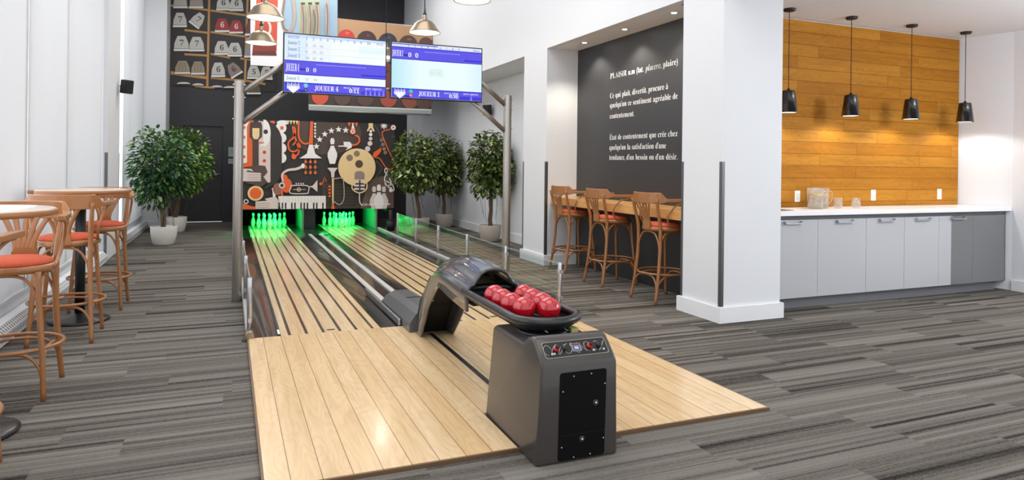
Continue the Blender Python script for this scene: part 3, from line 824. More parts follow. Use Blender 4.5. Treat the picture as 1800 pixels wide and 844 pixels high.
# clef and pins
rib([(1245, 625), (1262, 630), (1255, 590), (1215, 560), (1188, 555), (1200, 590), (1240, 580), (1230, 540), (1190, 480), (1195, 450), (1210, 470), (1185, 540), (1215, 600), (1245, 610)], 8, WH); circ(1238, 628, 16, WH)
pinshape(1101, 690, 98, PK); pinshape(1181, 690, 98, PK); pinshape(1140, 685, 108, WH)
tt2 = MB(); tt2.keep = True
st['n'] += 2
sc = (3.2 - .2) / (1285 - 10)
put_text(b, 'QUBICAAMF', lambda u, v: (P(1003, 752, st['n'])[0] + u, P(1003, 752, st['n'])[1], P(1003, 752, 0)[2] + v), 16 * sc, 248 * sc, mat('mural_ffffff', (248, 248, 248), .5))
b.build('mask_artwork', None, mk)

# ================================================================== WALL POSTERS
def poster_kit(Y, to_xz):
    b = MB(); b.keep = True; st = {'n': 0}
    def poly(pts, col):
        st['n'] += 1
        b.add([(to_xz(u, v)[0], Y - .0006 * st['n'], to_xz(u, v)[1]) for u, v in pts], [tuple(range(len(pts)))], mat('print_%02x%02x%02x' % col, col, .5))
    def circ(u, v, r, col, ry=None, n=20, a0=0, a1=360):
        ry = ry or r
        poly([(u + r * math.cos(math.radians(a0 + (a1 - a0) * i / n)), v + ry * math.sin(math.radians(a0 + (a1 - a0) * i / n))) for i in range(n + (0 if a1 - a0 == 360 else 1))], col)
    def rib(pts, wd, col, smooth=True):
        p = [Vector((u, v, 0)) for u, v in pts]
        if smooth: p = catmull(p, 5)
        for i in range(len(p) - 1):
            t = (p[i + 1] - p[i]).normalized(); n = Vector((-t.y, t.x, 0)) * wd / 2
            poly([(q.x, q.y) for q in (p[i] + n, p[i + 1] + n, p[i + 1] - n, p[i] - n)], col)
    def text(s_, u, v, h, col, wd=None, rot=0, ser=True):
        st['n'] += 1
        ca, sa = math.cos(rot), math.sin(rot)
        def to3(a, c):
            uu = u + a * ca + c * sa; vv = v - c * ca + a * sa
            x, z = to_xz(uu, vv); return (x, Y - .0006 * st['n'], z)
        put_text(b, s_, to3, h, wd, mat('print_%02x%02x%02x' % col, col, .5), ser)
    return b, poly, circ, rib, text
# shoes: image units 1013 x 844 of the tracing; 3.377 units per photo px
def shoe_xz(u, v): return plane_map(HS, u, v)
b, poly, circ, rib, text = poster_kit(16.285, shoe_xz)
U1p = 900
poly([(335, -60), (965, -60), (965, 548), (335, 508)], (44, 36, 38))
WD = (196, 146, 84)
def sl(u, v): return v   # sloped shelves are in the print itself
for a, c in (((338, 32), (565, 60)), ((575, 62), (795, 92)), ((420, 178), (560, 195)), ((575, 190), (795, 218)), ((420, 322), (560, 330)), ((575, 320), (690, 343)), ((338, 432), (560, 462)), ((575, 462), (770, 478)), ((750, 346), (830, 356)), ((770, 475), (U1p, 500)), ((480, 512), (600, 522))):
    rib([a, c], 12 if a[1] != 432 else 20, WD, False)
rib([(568, -60), (555, 520)], 13, WD, False); rib([(796, -60), (778, 490)], 13, WD, False)
SW = (206, 202, 198); SOLE = (236, 234, 230)
def shoe(u, v, num, col=SW, w_=40, h_=42, tilt=0.0, ncol=(36, 34, 36)):
    ca, sa = math.cos(tilt), math.sin(tilt)
    def R(pts): return [(u + x * ca - y * sa, v + x * sa + y * ca) for x, y in pts]
    poly(R([(-w_, h_ * .75), (-w_ * .95, 0), (-w_ * .62, -h_ * .8), (-w_ * .5, -h_), (w_ * .5, -h_), (w_ * .62, -h_ * .8), (w_ * .95, 0), (w_, h_ * .75)]), col)
    poly(R([(-w_ * 1.05, h_ * .75), (w_ * 1.05, h_ * .75), (w_ * 1.02, h_ * 1.05), (-w_ * 1.02, h_ * 1.05)]), SOLE)
    poly(R([(-w_ * 1.05, h_ * .70), (w_ * 1.05, h_ * .70), (w_ * 1.05, h_ * .76), (-w_ * 1.05, h_ * .76)]), (90, 84, 84))
    if num:
        hh = h_ * .8; q = R([(-hh * .3, hh * .42)])[0]
        text(num, q[0], q[1], hh, ncol, None, tilt)
shoe(395, 5, None, (190, 186, 182)); shoe(490, 5, None, (170, 160, 150)); shoe(650, 18, '6', (214, 210, 204)); shoe(728, 22, '6', (214, 210, 204))
shoe(393, 118, '7'); shoe(500, 118, '7', SW, 36, 42, .65)
shoe(643, 150, '6', (168, 44, 46), 42, 40, 0, (240, 230, 226)); shoe(726, 160, '6', (168, 44, 46), 40, 38, 0, (240, 230, 226))
shoe(402, 258, '7', w_=44, h_=44); shoe(492, 262, '7', w_=44, h_=42); shoe(640, 285, '6', w_=42, h_=40); shoe(718, 295, '6', w_=42, h_=40)
shoe(408, 400, None, (160, 148, 122), 44, 38); shoe(500, 404, None, (160, 148, 122), 40, 38)
for q in (408, 500):
    for k in (-15, 0, 15): rib([(q + k, 372), (q + k * 1.3, 425)], 3, (110, 100, 80), False)
shoe(620, 415, '6', w_=40, h_=42); shoe(712, 415, '6', (150, 130, 126), 38, 40, -.55); shoe(830, 430, '5', w_=38, h_=38); shoe(905, 435, '5', w_=36, h_=38)
shoe(-20 + 850, 525, None, (96, 84, 78), 40, 34)
for u, v, w_ in ((415, 500, 40), (500, 508, 34), (612, 520, 34), (690, 524, 40)): circ(u, v, w_, (214, 210, 204), 12, a0=180, a1=360)
shoe(820, 170, None, (120, 60, 60)); shoe(815, 300, None, (150, 148, 150))
o = b.build('shoe_print', None)
pt = thing('shoe_poster', (.0, 16.3, 3.0), 'wall print of numbered rental shoes in wooden cubbies above the dark door', 'wall print')
o.parent = pt; o.matrix_parent_inverse = Matrix.Translation(-Vector(pt.location))
MB().box(-1.16, 1.0, 16.286, 16.299, 3.0, 5.0).build('backing', mat('print_backing', (40, 34, 36), .6), pt)

# hanging prints in front: white/red machine, blue ribbons, balls (units 1765 x 844 tracing)
HY = 13.7
def hang_xz(u, v): return plane_map(HP, u, v)
b, poly, circ, rib, text = poster_kit(HY, hang_xz)
poly([(78, -60), (300, -60), (300, 440), (78, 440)], (228, 228, 230))
poly([(120, -60), (265, -60), (255, 345), (100, 340)], (196, 74, 50)); poly([(96, 290), (245, 290), (255, 378), (88, 375)], (128, 48, 36))
poly([(100, 345), (240, 345), (255, 372), (92, 368)], (92, 40, 34)); circ(180, 190, 40, (206, 196, 188), 60); circ(180, 190, 24, (180, 66, 46), 44)
o = b.build('machine_print', None)
pt = thing('red_machine_poster', (.65, HY + .01, 3.2), 'white hanging print with a red shape behind the two left pendant lamps', 'wall print')
o.parent = pt; o.matrix_parent_inverse = Matrix.Translation(-Vector(pt.location))
MB().box(.362, .945, HY + .001, HY + .02, 3.19, 4.5).build('backing', TRIMW, pt)
b, poly, circ, rib, text = poster_kit(HY, hang_xz)
poly([(255 + 46, -60), (665, -60), (665, 270), (301, 270)], (148, 172, 190))
poly([(405, -60), (550, -60), (545, 240), (403, 240)], (168, 180, 152))
BT = (176, 154, 140); BD = (112, 92, 82)
rib([(310, -30), (290, 110), (300, 190), (330, 215), (360, 190), (375, 110), (360, -30)], 20, BT)
rib([(312, -30), (294, 110), (302, 185), (330, 209)], 6, BD)
for u in (430, 478, 525): rib([(u, 25), (u + 4, 130), (u + random.uniform(-8, 8), 238)], 22, BT); rib([(u - 3, 40), (u + 5, 140), (u, 238)], 6, BD); poly([(u - 14, 20), (u + 14, 20), (u + 14, 32), (u - 14, 32)], (70, 62, 60))
rib([(450, 70), (465, 150), (455, 238)], 8, BT); rib([(500, 70), (510, 150), (500, 238)], 8, BD)
rib([(592, 10), (590, 120), (592, 240)], 20, BT); rib([(588, 30), (594, 120), (590, 240)], 6, BD)
o = b.build('ribbon_print', None)
pt = thing('blue_ribbon_poster', (1.5, HY + .01, 3.7), 'pale blue hanging print with beaded brown strands above the left screen', 'wall print')
o.parent = pt; o.matrix_parent_inverse = Matrix.Translation(-Vector(pt.location))
MB().box(.955, 1.96, HY + .001, HY + .02, 3.75, 4.6).build('backing', TRIMW, pt)
# ball print
def ball_xz(u, v): return plane_map(HP, u, v)
b, poly, circ, rib, text = poster_kit(HY + .03, ball_xz)
poly([(470, 98), (665, 120), (1310, 188), (1300, 770), (470, 738)], (178, 140, 104))
poly([(470, 255), (1310, 330), (1300, 770), (470, 738)], (66, 52, 52))
for u, v, r, c in ((590, 252, 58, (176, 50, 44)), (724, 255, 58, (190, 62, 52)), (863, 272, 66, (66, 44, 44)), (1005, 285, 64, (50, 50, 66)), (1143, 298, 62, (84, 58, 50))):
    circ(u, v, r, c, n=28); circ(u + 8, v - 34, 14, tuple(min(255, int(q * 1.5)) for q in c), 9, n=12)
poly([(1262 + 50 * math.cos(math.radians(a)) if a < 400 else 1262, 305 + 56 * math.sin(math.radians(a))) for a in range(90, 331, 12)] + [(1308, 262), (1308, 360)], (98, 72, 62))
for v in (400, 520):
    for u in (560, 700, 855, 1010, 1155, 1245): circ(u, v + (u - 560) * .05, 52, (60, 44, 46) if u != 1010 else (120, 50, 40))
for u, v, c in ((548, 650, (206, 84, 54)), (700, 655, (92, 66, 60)), (855, 660, (90, 66, 60)), (1010, 668, (160, 74, 56)), (1155, 675, (134, 76, 60)), (1250, 682, (92, 66, 58))): circ(u, v, 56, c, n=28)
poly([(470, 712), (1300, 745), (1300, 770), (470, 738)], (150, 160, 156)); poly([(470, 704), (1300, 737), (1300, 746), (470, 713)], (206, 206, 200))
o = b.build('ball_print', None)
pt = thing('ball_rack_poster', (2.7, HY + .04, 2.4), 'wide hanging print of bowling balls on racks behind the two screens', 'wall print')
o.parent = pt; o.matrix_parent_inverse = Matrix.Translation(-Vector(pt.location))
MB().box(1.448, 3.918, HY + .031, HY + .05, 2.395, 4.23).build('backing', TRIMW, pt)
MB().tube([(1.44, HY + .04, 2.385), (3.925, HY + .04, 2.385)], .02, 10).build('bottom_rail', CHROME, pt)
cb = MB(); cb.box(1.6, 1.61, HY + .035, HY + .045, 4.23, 5.6).box(3.7, 3.71, HY + .035, HY + .045, 4.23, 5.6); cb.build('hanging_wires', CHROME, pt)

# ================================================================== SCREENS AND GANTRY
gan = thing('screen_gantry', (1.48, 7.0, 0), 'satin metal gantry with two posts and diagonal arms holding the screens', 'gantry')
for x in (.085, 2.89):
    p = MB().cyl((x, 7.0, 0), .045, 2.13, 24); p.build('post', POLEM, gan, bevel=.004)
    bb_ = MB()
    for z in (2.09, 1.97, 1.76):
        for s_ in (-1, 1): MB().sphere((x + s_ * .05, 6.99, z), .009, None, 8, 6).build('bolt', CHROME, gan)
for s_ in (0, 1):
    f = (lambda x: x) if s_ == 0 else (lambda x: 2.978 - x)
    MB().tube([(f(.12), 7.0, 2.025), (f(.60), 7.0, 2.41)], .026, 12).build('arm', POLEM, gan)
    MB().tube([(f(.12), 7.0, 1.73), (f(.60), 7.0, 2.12)], .026, 12).build('arm', POLEM, gan)
MB().tube([(.60, 7.0, 2.41), (2.375, 7.0, 2.41)], .02, 10).tube([(.60, 7.0, 2.12), (2.375, 7.0, 2.12)], .02, 10).build('cross_rails', POLEM, gan)
def E(col): return mat('screen_%02x%02x%02x' % col, (8, 8, 8), .5, emit=col, estr=.98)
def screen(x0, x1, z0, z1, lb, which):
    t = thing('wall_screen', ((x0 + x1) / 2, 6.94, z0), lb, 'screen', 'scoring screens on the gantry')
    MB().box(x0, x1, 6.92, 6.965, z0, z1).build('screen_casing', BLACK, t, bevel=.004)
    MB().box((x0 + x1) / 2 - .12, (x0 + x1) / 2 + .12, 6.962, 6.98, z0 + .06, z1 - .1).build('mount_bracket', BLACK, t)
    b = MB(); b.keep = True; g = .012; W = x1 - x0 - 2 * g; H = z1 - z0 - 2 * g; st = [0]
    def P(u, v): return (x0 + g + u * W, 6.9195 - .0002 * st[0], z1 - g - v * H)
    def R(u0, u1, v0, v1, col):
        st[0] += 1; b.add([P(u0, v0), P(u1, v0), P(u1, v1), P(u0, v1)], [(0, 1, 2, 3)], E(col))
    def T(s, u, v, h, col, w_=None, ser=True):
        st[0] += 1; put_text(b, s, lambda a, c: (P(u, v)[0] + a, P(u, v)[1], P(u, v)[2] + c), h * H, w_ * W if w_ else None, E(col), ser)
    WHT = (246, 251, 255); BLU = (86, 76, 232); NAV = (20, 12, 190); PAL = (214, 238, 255)
    DK = (130, 140, 180)
    if which == 0:
        R(0, 1, 0, 1, WHT); R(0, .22, 0, .44, (222, 238, 255)); R(0, 1, 0, .05, (200, 222, 255)); R(.72, 1, .13, .26, (232, 250, 255)); R(.22, .45, .05, .44, (240, 247, 255))
        T('JOUEURS', .03, .075, .05, DK, .11)
        for i in range(10): T(str(i + 1), .20 + i * .067, .085, .045, DK)
        T('TOTAL', .90, .085, .045, DK, .075)
        for k, v in enumerate((.18, .29, .40)):
            T('Joueur %d' % (k + 1), .03, v, .065, (110, 130, 180), .115, True)
            for j in range(3): T('%d' % (8 + 3 * j + k), .20 + j * .067, v + .02, .04, (160, 165, 180)); T('- -', .20 + j * .067, v - .045, .02, (160, 165, 180), .04)
            R(.02, .98, v + .035, v + .039, (214, 220, 236))
        R(0, 1, .45, .70, BLU); R(0, 1, .45, .462, NAV); R(0, 1, .685, .70, NAV); R(.13, .22, .585, .62, NAV); R(.75, 1, .63, .66, (40, 30, 205)); R(.3, .8, .50, .515, (140, 136, 246))
        T('JOUEUR 4', .015, .64, .13, (250, 250, 255), .125); T('0', .205, .64, .07, (250, 250, 255)); T('0', .275, .64, .07, (250, 250, 255))
        R(0, 1, .70, .83, (240, 248, 255)); T('Joueur 5', .02, .79, .06, DK, .12); T('12', .20, .79, .035, (160, 165, 180)); T('34', .28, .79, .035, (160, 165, 180))
        name, tm, bl = 'JOUEUR 4', '0:11', 5
    else:
        R(0, 1, 0, 1, (236, 252, 255)); R(0, 1, 0, .07, (226, 234, 252)); R(0, .5, .01, .03, (90, 100, 210))
        for i in range(9): T(str(i + 1), .17 + i * .07, .062, .035, (60, 70, 180))
        T('TOTAL', .9, .062, .035, (60, 70, 180), .08)
        R(0, 1, .07, .30, BLU); R(0, 1, .07, .085, NAV); R(0, 1, .285, .30, NAV); R(.8, 1, .23, .26, (40, 30, 205)); R(.35, .75, .13, .145, (140, 136, 246)); R(.12, .19, .2, .24, NAV)
        T('JOUEUR 1', 0.005, .245, .11, (250, 250, 255), .115); T('0', .175, .25, .08, (250, 250, 255)); T('0', .25, .25, .08, (250, 250, 255))
        [R(k * .012, (k + 1) * .012, .30, .83, tuple(int(a + (c - a) * k / 24) for a, c in zip((186, 234, 248), (236, 252, 255)))) for k in range(24)]; [R(.8 + k * .02, .82 + k * .02, .30, .83, tuple(int(c + (a - c) * k / 9) for a, c in zip((218, 244, 252), (236, 252, 255)))) for k in range(10)]
        R(.40, .56, .44, .58, (222, 244, 240)); T('- -', .42, .54, .06, (170, 214, 200), .1)
        name, tm, bl = 'JOUEUR 1', '0:30', 1
    R(0, 1, .83, 1, BLU); R(0, 1, .83, .85, NAV); R(0, .2, .955, 1, NAV); R(0, .14, .85, 1, (60, 52, 214)); R(.75, 1, .93, 1, (52, 42, 214)); R(.3, .7, .975, 1, (40, 30, 200))
    T(name, .29, .955, .085, (250, 250, 255), .23); T('BALL TIME', .575, .895, .03, (235, 235, 255), .16); T(tm, .63, .968, .07, (250, 250, 255), .1, True); T('HOT SHOTS', .79, .895, .03, (235, 235, 255), .17)
    def mini(u, v, s, col):
        st[0] += 1; c = P(u, v)
        b.add([(c[0] + x * s * .1, c[1], c[2] + z * s * .1) for x, z in ((-.1, -.5), (-.17, -.15), (-.05, .2), (-.08, .4), (0, .5), (.08, .4), (.05, .2), (.17, -.15), (.1, -.5))], [tuple(range(9))], E(col))
    for i in range(4): mini(.035 + i * .034, .895, .62, (225, 228, 255))
    for i in range(3): mini(.052 + i * .034, .915, .66, (240, 240, 255))
    for i in range(2): mini(.069 + i * .034, .935, .7, (250, 250, 255))
    mini(.086, .955, .72, (255, 255, 255))
    for i in range(bl): mini(.80 + i * .045 if bl > 1 else .88, .945, .7, (130, 124, 246))
    def dot(u, v, r, col):
        st[0] += 1; c = P(u, v); b.add([(c[0] + r * math.cos(k * PI / 8), c[1], c[2] + r * math.sin(k * PI / 8)) for k in range(16)], [tuple(range(16))], E(col))
    dot(.205, .88, .021, (120, 200, 250) if which == 0 else (60, 200, 190)); dot(.205, .955, .017, (30, 30, 60) if which == 0 else (240, 90, 90)); T('x', .197, .967, .035, (250, 250, 255), None, False)
    b.build('screen_display', None, t)
screen(.478, 1.497, 2.028, 2.622, 'left scoring screen showing JOUEUR 4 with several score rows', 0)
screen(1.538, 2.552, 2.028, 2.622, 'right scoring screen showing JOUEUR 1 with a pale blank centre', 1)

# ================================================================== BALL HOOD, CONSOLE, TRAY, BALLS
hd = thing('ball_return_hood', (1.49, 5.2, 0), 'glossy grey ball return hood arching over to the ball tray', 'ball return')
# stations: (crown y, crown z, edge y, edge z, half width)
ST = [(5.28, .02, 5.02, .02, .165), (5.17, .25, 4.89, .15, .165), (5.02, .44, 4.75, .30, .168), (4.80, .58, 4.58, .42, .172), (4.58, .67, 4.47, .485, .175),
      (4.35, .725, 4.36, .51, .178), (4.12, .742, 4.14, .49, .18), (3.94, .732, 3.94, .478, .182), (3.80, .72, 3.80, .472, .185)]
# body profile across the width (offset x, fraction of the way from edge to crown)
PR = [(-1.0, 0), (-1.0, .34), (-.98, .50), (-.90, .60), (-.76, .63), (-.66, .74), (-.50, .89), (-.27, .975), (0, 1.0), (.27, .975), (.50, .89), (.66, .74), (.76, .63), (.90, .60), (.98, .50), (1.0, .34), (1.0, 0)]
SS = [[Vector((c[0], c[1], 0)), Vector((c[2], c[3], 0)), c[4]] for c in ST]
cr = catmull([s_[0] for s_ in SS], 4); ed = catmull([s_[1] for s_ in SS], 4)
b = MB(); vs = []; fs = []; n = len(PR); ns = len(cr)
for i in range(ns):
    hw = .128 + .04 * min(1, i / (ns - 1) * 1.6)
    for (px, fr) in PR:
        y = ed[i].x + (cr[i].x - ed[i].x) * fr; z = ed[i].y + (cr[i].y - ed[i].y) * fr
        vs.append((1.49 + .016 * (1 - i / (ns - 1)) + px * hw, y, z))
for i in range(ns - 1):
    for k in range(n - 1): fs.append((i * n + k, i * n + k + 1, (i + 1) * n + k + 1, (i + 1) * n + k))
b.add(vs, fs, None, True); hood = b.build('hood_shell', HOODM, hd, solid=.014)
# seam
sm = [Vector(vs[17 * n + k]) for k in range(n)]
MB().tube([p + Vector((0, -.002, .004)) for p in sm], .005, 6).build('hood_seam', BLACK, hd)
# mouth lip
lipp = [Vector(vs[(ns - 1) * n + k]) for k in range(n)]
MB().tube(lipp, .012, 8).build('mouth_lip', HOODM, hd)
inn = MB(); inn.prism([(5.16, .02), (4.98, .26), (4.78, .42), (4.66, .5), (4.72, .55), (4.86, .5), (5.12, .28), (5.28, .02)], 'x', 1.392, 1.612)
inn.build('lift_housing', BLACKM, hd)
MB().sphere((1.42, 4.86, .33), .009, None, 8, 6).build('latch', CHROME, hd)
MB().box(1.36, 1.62, 3.80, 4.5, .50, .515).build('ball_chute', BLACKM, hd)
# low cover behind the hood
lc = MB(); prof = [(-.17, .02), (-.17, .075), (-.12, .13), (-.06, .155), (.06, .155), (.12, .13), (.17, .075), (.17, .02)]
vs = []; fs = []; ys = [5.18, 5.6, 5.9, 6.17, 6.22]; hs = [1.3, 1.28, 1.22, 1.14, 1.02]; n = len(prof)
for y, h in zip(ys, hs):
    for x, z in prof: vs.append((1.495 + x, y, .02 + (z - .02) * h))
for i in range(len(ys) - 1):
    for k in range(n - 1): fs.append((i * n + k, i * n + k + 1, (i + 1) * n + k + 1, (i + 1) * n + k))
fs.append(tuple(range((len(ys) - 1) * n, len(ys) * n))); fs.append(tuple(range(n)))
lc.add(vs, fs, None); lc.build('track_cover', mat('grey_satin_cover', (88, 89, 93), .35, coat=.2), hd, bevel=.006)
MB().box(1.43, 1.56, 5.70, 5.704, .19, .1955).build('cover_seam', BLACK, hd)

cs = thing('ball_return_console', (1.49, 3.0, 0), 'grey gloss console with black front door and red knobs holding the ball tray', 'ball return console')
body = MB(); sect = [(2.715, .0), (2.70, .44), (2.712, .468), (2.795, .548), (2.83, .556), (2.875, .545), (2.925, .505), (3.27, .512), (3.31, .495), (3.36, 0)]
def cx_(z, s_): return 1.49 + s_ * (.212 - .022 * z / .55)
vs = [(cx_(z, -1), y, z) for y, z in sect] + [(cx_(z, 1), y, z) for y, z in sect]; n = len(sect)
fs = [tuple(range(n)), tuple(range(2 * n - 1, n - 1, -1))] + [(i, i + n, (i + 1) % n + n, (i + 1) % n) for i in range(n)]
body.add(vs, fs); ob = body.build('console_shell', CONS, cs, bevel=.016, bseg=4)
for pl in ob.data.polygons: pl.use_smooth = True
# front door (front face leans from y=2.715 at z=0 to 2.70 at z=.44)
def fy(z, off=0.0): return 2.715 - .015 * z / .44 - off
def plate(x0, x1, z0, z1, t, r=.012):
    p = []
    for (cx, cz, a0) in ((x1 - r, z1 - r, 0), (x0 + r, z1 - r, 90), (x0 + r, z0 + r, 180), (x1 - r, z0 + r, 270)):
        for k in range(4):
            a = math.radians(a0 + 30 * k); p.append((cx + r * math.cos(a), cz + r * math.sin(a)))
    n = len(p); v = [(x, fy(z, t), z) for x, z in p] + [(x, fy(z, -.004), z) for x, z in p]
    return MB().add(v, [tuple(range(n)), tuple(range(2 * n - 1, n - 1, -1))] + [(i, (i + 1) % n, (i + 1) % n + n, i + n) for i in range(n)])
door = plate(1.386, 1.626, .012, .415, .003).build('access_door', mat('satin_black_door', (4, 4, 5), .5, spec=.2), cs)
for x, z in ((1.455, .395), (1.545, .398), (1.402, .33), (1.618, .345), (1.402, .075), (1.618, .09), (1.465, .022), (1.55, .025)):
    MB().lathe([(0, -.004), (.003, -.0035), (.0042, 0)], (x, fy(z, .003), z), 10, axis='y').build('screw', CHROME, door)
for x, z in ((1.572, .26), (1.505, .10)):
    lk = MB().lathe([(0, -.003), (.014, -.003), (.016, 0)], (x, fy(z, .003), z), 16, axis='y').build('lock', mat('lock_bezel', (40, 38, 36), .4), door)
    MB().lathe([(0, -.009), (.005, -.008), (.0075, -.003)], (x, fy(z, .003), z), 16, axis='y').build('lock_core', CHROME, cs)
MB().box(1.40, 1.625, fy(.12, .0042), fy(.12, .003), .128, .1295).build('door_seam', BLACK, door)
# control panel on the slope between (2.712,.468) and (2.795,.548)
S0 = Vector((0, 2.712, .468)); S1 = Vector((0, 2.795, .548)); SD = (S1 - S0).normalized(); SN = Vector((0, -SD.z, SD.y))
def sp(x, a, off): q = S0 + SD * a + SN * off; return (x, q.y, q.z)
def splate(x0, x1, a0, a1, o0, o1, r=.012):
    p = []
    for (cx, cz, q0) in ((x1 - r, a1 - r, 0), (x0 + r, a1 - r, 90), (x0 + r, a0 + r, 180), (x1 - r, a0 + r, 270)):
        for k in range(4):
            a = math.radians(q0 + 30 * k); p.append((cx + r * math.cos(a), cz + r * math.sin(a)))
    n = len(p); v = [sp(x, z, o1) for x, z in p] + [sp(x, z, o0) for x, z in p]
    return MB().add(v, [tuple(range(n)), tuple(range(2 * n - 1, n - 1, -1))] + [(i, (i + 1) % n, (i + 1) % n + n, i + n) for i in range(n)])
cp = splate(1.325, 1.655, .014, .098, -.004, .0025).build('control_panel', mat('light_panel_border', (150, 146, 130), .3, .3), cs)
splate(1.3285, 1.6515, .0175, .0945, .001, .0035).build('panel_face', mat('black_panel_face', (26, 24, 22), .3), cp)
dc = MB()
for k in range(9):
    x = 1.345 + k * .035; dc.tube([Vector(sp(x + .018 * math.cos(t) * 1.1, .055 + .026 * math.sin(t + k), .0042)) for t in [i * .6 for i in range(9)]], .0012, 5)
dc.build('panel_linework', mat('silver_linework', (190, 186, 176), .3, .6), cp)
splate(1.468, 1.518, .036, .078, .003, .0055, .005).build('badge', mat('badge_white', (120, 122, 134), .4), cp)
splate(1.477, 1.509, .042, .066, .0055, .0062, .004).build('badge_shield', mat('badge_blue', (64, 78, 130), .4), cp)
splate(1.474, 1.512, .068, .075, .0055, .0062, .002).build('badge_banner', mat('badge_red', (120, 40, 40), .4), cp)
bt = MB(); put_text(bt, '66', lambda u, v: sp(1.483 + u, .046 + v, .007), .015, .02, None, True); bt.keep = True; bt.build('badge_number', LETTER, cp)
REDK = mat('red_knob_ring', (176, 20, 34), .3, coat=.4)
def knob(x, a, r, h, m1, name, top=None):
    q = Vector(sp(x, a, .0035)); e = q + SN * h
    o = MB().tube([q, q + SN * h * .5, q + SN * h * .55, e], [r, r, r * .75, r * .7], 16).build(name, m1, cp)
    if top: MB().tube([q + SN * h * .5, q + SN * h * 1.5], r * .6, 12).build('knob_cap', top, o)
knob(1.387, .055, .014, .022, REDK, 'red_knob', BLACK); knob(1.561, .055, .014, .022, REDK, 'red_knob', BLACK)
knob(1.433, .055, .012, .016, BLACK, 'black_knob'); knob(1.612, .055, .012, .016, BLACK, 'black_knob')
for x in (1.362, 1.372, 1.575, 1.628): knob(x, .032, .0065, .008, CHROME, 'chrome_button')
# pedestal under the tray
MB().lathe([(.0, .505), (.13, .505), (.135, .512), (.12, .522), (.07, .524), (.065, .545), (0, .545)], (1.49, 3.10, 0), 28).build('tray_pedestal', BLACK, cs)
MB().box(1.60, 1.64, 3.0, 3.05, .508, .53).build('cable_gland', mat('pale_bracket', (190, 190, 120), .5), cs)
# tray
tr = thing('ball_tray', (1.5, 3.4, .53), 'long black oval ball tray on the console filled with red balls', 'ball tray')
def stad(rx, y0, y1, n=14, c=1.497):
    p = []
    for k in range(n + 1): a = PI + PI * k / n; p.append((c + rx * math.cos(a), y0 + rx * .9 + rx * .9 * math.sin(a)))
    for k in range(n + 1): a = PI * k / n; p.append((c + rx * math.cos(a), y1 - rx * .6 + rx * .6 * math.sin(a)))
    return p
rim = [(x, y, .582) for x, y in stad(.174, 2.95, 3.95)]
MB().tube(rim, .024, 10, closed=True).build('tray_rim', mat('black_rubber_rim', (26, 26, 27), .35, coat=.2), tr)
b = MB(); layers = [(.167, 2.955, 3.945, .58), (.16, 2.965, 3.94, .548), (.145, 2.99, 3.92, .532), (.10, 3.03, 3.9, .530)]
vs = []; fs = []; 
for rx, y0, y1, z in layers: vs += [(x, y, z) for x, y in stad(rx, y0, y1)]
n = len(stad(.1, 0, 1))
for i in range(len(layers) - 1):
    for k in range(n): fs.append((i * n + k, i * n + (k + 1) % n, (i + 1) * n + (k + 1) % n, (i + 1) * n + k))
fs.append(tuple((len(layers) - 1) * n + k for k in range(n)))
b.add(vs, fs, None, True); b.build('tray_bowl', mat('dark_tray_lining', (24, 22, 34), .55), tr, solid=.006)
gb = MB()
for x in (1.45, 1.56): gb.tube([(x, 2.96, .5335), (x, 3.9, .5335)], .003, 6)
gb.build('support_wires', CHROME, tr)
BP = [(1.42, 3.60), (1.418, 3.475), (1.42, 3.35), (1.438, 3.225), (1.585, 3.555), (1.583, 3.43), (1.583, 3.304), (1.558, 3.172)]
BLB = ['red ball at the back left of the tray next to the hood mouth', 'red ball second from the hood in the left row of the tray', 'red ball third from the hood in the left row of the tray', 'red ball at the front left of the tray',
       'red ball at the back right of the tray next to the hood mouth', 'red ball second from the hood in the right row of the tray', 'red ball third from the hood in the right row of the tray', 'red ball at the front right end of the tray']
bm = None
for (x, y), lb in zip(BP, BLB):
    if bm is None:
        o = MB().sphere((0, 0, 0), .062, None, 32, 20).build('bowling_ball', BALLM); bm = o
    else: o = bm.copy(); COL.objects.link(o)
    o.location = (x, y, .5975); o.rotation_euler = (x * 7, y * 5, x * y)
    tag(o, lb, 'bowling ball', 'red balls in the tray')

